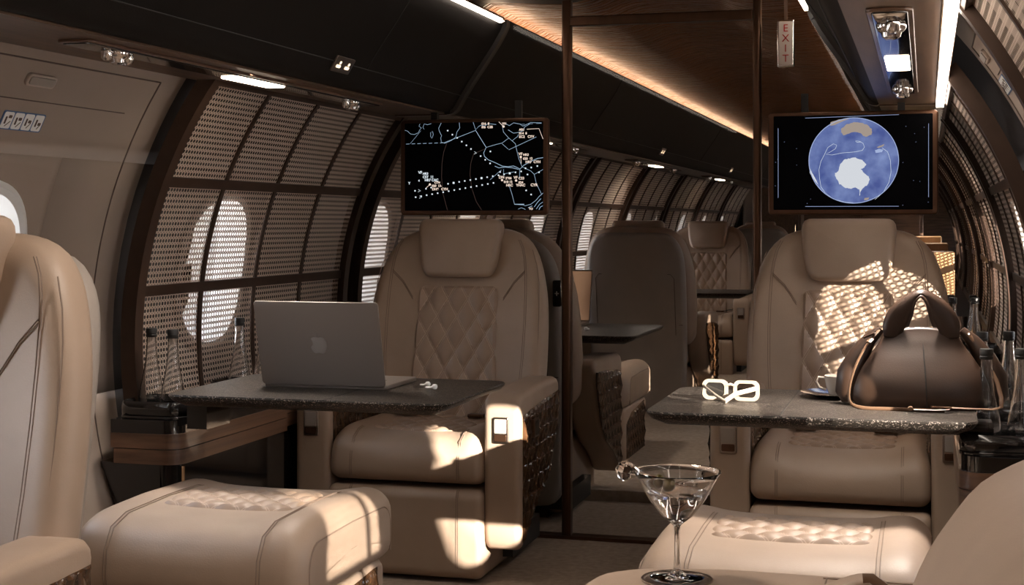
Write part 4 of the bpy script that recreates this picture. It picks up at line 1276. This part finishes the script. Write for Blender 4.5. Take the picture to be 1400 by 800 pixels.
# ------------------------------------------------------------------- sofa
def make_sofa():
    root = empty('sofa', (0,0,0)); tag(root, 'beige leather sofa end in the right foreground, arm with cup holder and rounded back', 'sofa')
    # arm block across the end; outline seen from above
    ol = dens([(-.515,2.12),(-.50,2.23),(-.44,2.285),(-.30,2.315),(-.10,2.310),(.10,2.30),(.20,2.29),(.20,2.0),(-.515,2.0)], .02)
    cup = (-.362, 2.195)
    arm = MB().pillow(ol, .61, .035, lambda a,b,c: (a, b, .305+c), n=6, rings=4).build('arm_block', M['leather'], root)
    # the metal cup holder let into the arm
    MB().lathe([(.001,-.0),(.047,0),(.050,.003),(.054,.0032),(.054,.0012),(.001,.0006)][::1], (cup[0],cup[1],.610), 40).build('cup_holder', M['steel'], arm)
    MB().tube([(-.145,2.262,.6107),(-.145,2.10,.6107),(.05,2.09,.6107)], .0014, 6).build('lid_seam', M['stitch'], arm)
    MB().tube([(-.15,2.265,.6107),(.06,2.257,.6107)], .0014, 6).build('lid_seam', M['stitch'], arm)
    # rounded back along the wall
    prof = dens([(-.085,.30),(-.075,.46),(-.045,.60),(.000,.72),(.065,.815),(.15,.860),(.225,.865),(.27,.845),(.29,.80),(.30,.30)], .025)
    MB().pillow(prof, 2.40, .07, lambda a,b,c: (a, .86+c, b), n=8, dome=.0, rings=4).build('back_cushion', M['leather'], root)
    MB().pillow(rrect(.50,.30,.06), 2.0, .04, lambda a,b,c: (-.24+a, 1.0+c, .30+b)).build('seat_cushion', M['leather'], root)
    MB().box(-.46,.13,-.2,2.02,0,.16).build('base', M['black'], root, smooth=False)
    # strap loop at the arm
    return root
make_sofa()
root = empty('leather_pouch', (-.085, 2.10, .6115)); tag(root, 'folded brown leather pouch top on the sofa arm, cut by the lower picture edge', 'pouch')
MB().pillow(dens([(-.10,0),(-.07,.012),(-.02,.034),(.0,.040),(.018,.036),(.035,.026),(.05,0)], .01), .05, .008, lambda a,b,c: (a, .03+c, b)).build('pouch_body', M['leather'], root)
MB().tube([(.0,-.0,.042),(.012,.0,.043),(.03,.0,.030),(.045,-.0,.004)], .004, 8, flat=(.0025,.007)).build('pouch_strap', M['strap'], root)

# ---------------------------------------------------------------- martini
root = empty('martini_glass', (-.362, 2.195, .6142)); tag(root, 'martini glass with a clear drink standing in the cup holder of the sofa arm', 'glass')
g = [(.001,0),(.040,0),(.041,.0015),(.036,.003),(.012,.006),(.0055,.012),(.0042,.03),(.0040,.065),(.0050,.078),(.010,.083),(.024,.094),(.040,.118),(.0575,.152),(.0625,.160),(.0622,.1615),(.0605,.1605),(.0555,.152),(.038,.1195),(.0215,.096),(.009,.086),(.001,.0845)]
g = [(r*(1.06 if z > .1 else 1), z) for r, z in g]
MB().lathe(g, n=64).build('bowl_and_stem', M['glass'], root)
MB().lathe([(.001,.0850),(.0088,.0866),(.0213,.0966),(.0396,.1198),(.0462,.1300),(.001,.1300)], n=64).build('drink', M['spirit'], root)
def olive(x,y,z,rz,rx,label):
    o_ = empty('olive', (-.362+x, 2.195+y, .6142+z)); o_.rotation_euler = (rx, 0, rz); tag(o_, label, 'olive', 'green olives in the martini')
    MB().lathe([(.0005,-.0105),(.005,-.0095),(.0085,-.004),(.009,0),(.0085,.004),(.005,.0092),(.0028,.0098),(.0022,.006),(.0005,.005)], n=24).build('flesh', M['olive'], o_)
olive(-.027,-.004,.145,.4,.5,'left olive on the pick at the glass rim')
olive(-.010,-.012,.141,.9,.9,'right olive on the pick at the glass rim')
olive(.012,.004,.104,1.2,1.1,'olive sunk at the bottom of the drink')
root = empty('cocktail_pick', (-.362, 2.195, .6142)); tag(root, 'clear faceted cocktail pick leaning over the glass rim', 'cocktail pick')
d0, d1 = Vector((-.092,-.010,.163)), Vector((.050,-.016,.136))
MB().tube([d0.lerp(d1, .22), d1], [.003,.0009], 6).build('pick_shaft', M['glass'], root)
dd = (d1-d0)
MB().tube([d0, d0.lerp(d1,.04), d0.lerp(d1,.11), d0.lerp(d1,.25), d0.lerp(d1,.34)], [.002,.012,.0175,.005,.0030], 6).build('faceted_head', M['glass'], root, smooth=False)

# ------------------------------------------------ far end of the far cabin
def closet(x0, x1, y0, y1, z0, z1, mat, label, name='closet'):
    root = empty(name, ((x0+x1)/2,(y0+y1)/2,z0)); tag(root, label, 'cabinet')
    hx, hy = (x1-x0)/2, (y1-y0)/2
    MB().pillow(rrect(2*hx,2*hy,.008,3), z1-z0, .006, lambda a,b,c: (a,b,(z1-z0)/2+c)).build('carcass', mat, root)
    MB().pillow(rrect(2*hx-.05, z1-z0-.10, .006, 3), .014,.004, lambda a,b,c: (a,-hy+c-.006,(z1-z0)/2+b)).build('door_leaf', mat, root)
    MB().tube([(hx-.06,-hy-.03,(z1-z0)*.45),(hx-.06,-hy-.03,(z1-z0)*.6)], .006, 8).build('handle', M['brass'], root)
closet(-2.06,-1.92,17.2,17.75,.05,1.55,M['leather_shell'],'tall grey panelled closet at the far left end')
closet(-1.90,-1.40,17.3,17.75,.05,1.85,M['wood_panel'],'tall lit brown wood closet at the end of the far cabin, left')
closet(-.50,-.02,11.9,12.4,.05,1.52,M['walnut'],'tall dark wood closet at the right of the far cabin')
# stepped amber-lit cabinet behind the right row
for k, (x0,x1,y,z1) in enumerate(((-.32,.165,9.1,.975),(-.32,.135,9.6,1.02),(-.32,.10,10.1,1.06))):
    closet(x0,x1,y,y+.45,.05,z1,M['amber_lit_wood'],'%s of three stepped amber-lit wood cabinets right of the right seat' % ('nearest and lowest','middle','farthest and tallest')[k], 'amber_lit_cabinet')
root = empty('round_side_chair', (-.02, 7.55, .05)); tag(root, 'dark round-shouldered chair back right of the right seat, before the amber-lit cabinets', 'chair')
MB().pillow(dens([(-.27,.0),(.11,.0),(.12,.70),(.10,.82),(.04,.90),(-.08,.93),(-.18,.90),(-.26,.80)], .03), .20, .05, lambda a,b,c: (a,c,b)).build('chair_back', M['leather_dark'], root)
MB().pillow(rrect(.38,.40,.05), .56, .04, lambda a,b,c: (-.08+a,.30+c,.20+b)).build('chair_seat', M['leather_dark'], root)

# --------------------------------------------------------------- lighting
def sun_dir():
    return Vector((-1.0, .80, -.39)).normalized()
L = bpy.data.lights.new('sun', 'SUN'); L.energy = 34; L.angle = math.radians(.6); L.color = (1,.91,.80)
so_ = bpy.data.objects.new('sun', L); COL.objects.link(so_); so_.rotation_euler = sun_dir().to_track_quat('-Z','Y').to_euler()
w = bpy.data.worlds.new('sky'); sc.world = w; w.use_nodes = True; nt = w.node_tree
bg = nt.nodes['Background']; bg.inputs[1].default_value = 18.0
tc = N_(nt,'ShaderNodeTexCoord'); sp = N_(nt,'ShaderNodeSeparateXYZ'); nt.links.new(tc.outputs['Generated'], sp.inputs[0])
cr = N_(nt,'ShaderNodeValToRGB'); mr = N_(nt,'ShaderNodeMapRange'); mr.inputs[1].default_value = -1; mr.inputs[2].default_value = 1
nt.links.new(sp.outputs[2], mr.inputs[0]); nt.links.new(mr.outputs[0], cr.inputs[0])
cr.color_ramp.elements[0].color = (.75,.72,.70,1); cr.color_ramp.elements[0].position = .2
cr.color_ramp.elements[1].color = (.60,.70,.86,1); cr.color_ramp.elements[1].position = .8
e = cr.color_ramp.elements.new(.5); e.color = (.96,.94,.95,1)
nt.links.new(cr.outputs[0], bg.inputs[0])

def area(name, loc, target, sx, sy, power, col, parent=None):
    L = bpy.data.lights.new(name, 'AREA'); L.shape = 'RECTANGLE'; L.size = sx; L.size_y = sy; L.energy = power; L.color = col
    o = bpy.data.objects.new(name, L); COL.objects.link(o); o.location = loc
    o.rotation_euler = (Vector(target)-Vector(loc)).to_track_quat('-Z','Y').to_euler(); return o
# added fill lamps at the ceiling, out of view, to brighten the foreground
for y, lb in ((2.35,'added ceiling fill light nearer the partition, out of view'),(.6,'added ceiling fill light above the viewer')):
    root = empty('fill_light', (XC, y, 2.005)); tag(root, lb, 'fill light')
    MB().pillow(rrect(.34,.34,.03), .02, .005, lambda a,b,c: (a,b,c)).build('frame', M['bronze'], root)
    l = area('fill_lamp', (XC,y,1.985), (XC,y+.05,0), .3, .3, 8, (1,.88,.76)); l.data.spread = math.radians(115)
# service panel lamps
for side in (-1,1):
    for y in (3.75, 6.9, 10.1):
        l = area('reading_lamp', (XC+side*.873, y, 1.535), (XC+side*.78, y-.25, 0), .05, .28, (13 if side > 0 else 5.5) if y < 5 else 7, (1,.90,.80)); l.data.spread = math.radians((88 if side > 0 else 80) if y < 5 else 150)

# ------------------------------------------------------------------ camera
cam = bpy.data.cameras.new('camera'); co = bpy.data.objects.new('camera', cam); COL.objects.link(co)
cam.sensor_width = 36; cam.lens = 2000/1400*36; cam.shift_x = 0; cam.shift_y = -95/1400
cam.clip_start = .05; cam.clip_end = 200
co.location = (0,0,1.15); co.rotation_euler = (PI/2, 0, math.atan(566/2000))
sc.camera = co
vs = sc.view_settings; sc.display_settings.display_device = 'sRGB'
vs.view_transform = 'Standard'; vs.look = 'None'; vs.gamma = 1; vs.use_curve_mapping = False; vs.exposure = 0
c = sc.cycles
c.max_bounces = 12; c.diffuse_bounces = 5; c.glossy_bounces = 4; c.transmission_bounces = 10; c.transparent_max_bounces = 24
c.sample_clamp_indirect = 6; c.caustics_reflective = False; c.caustics_refractive = False
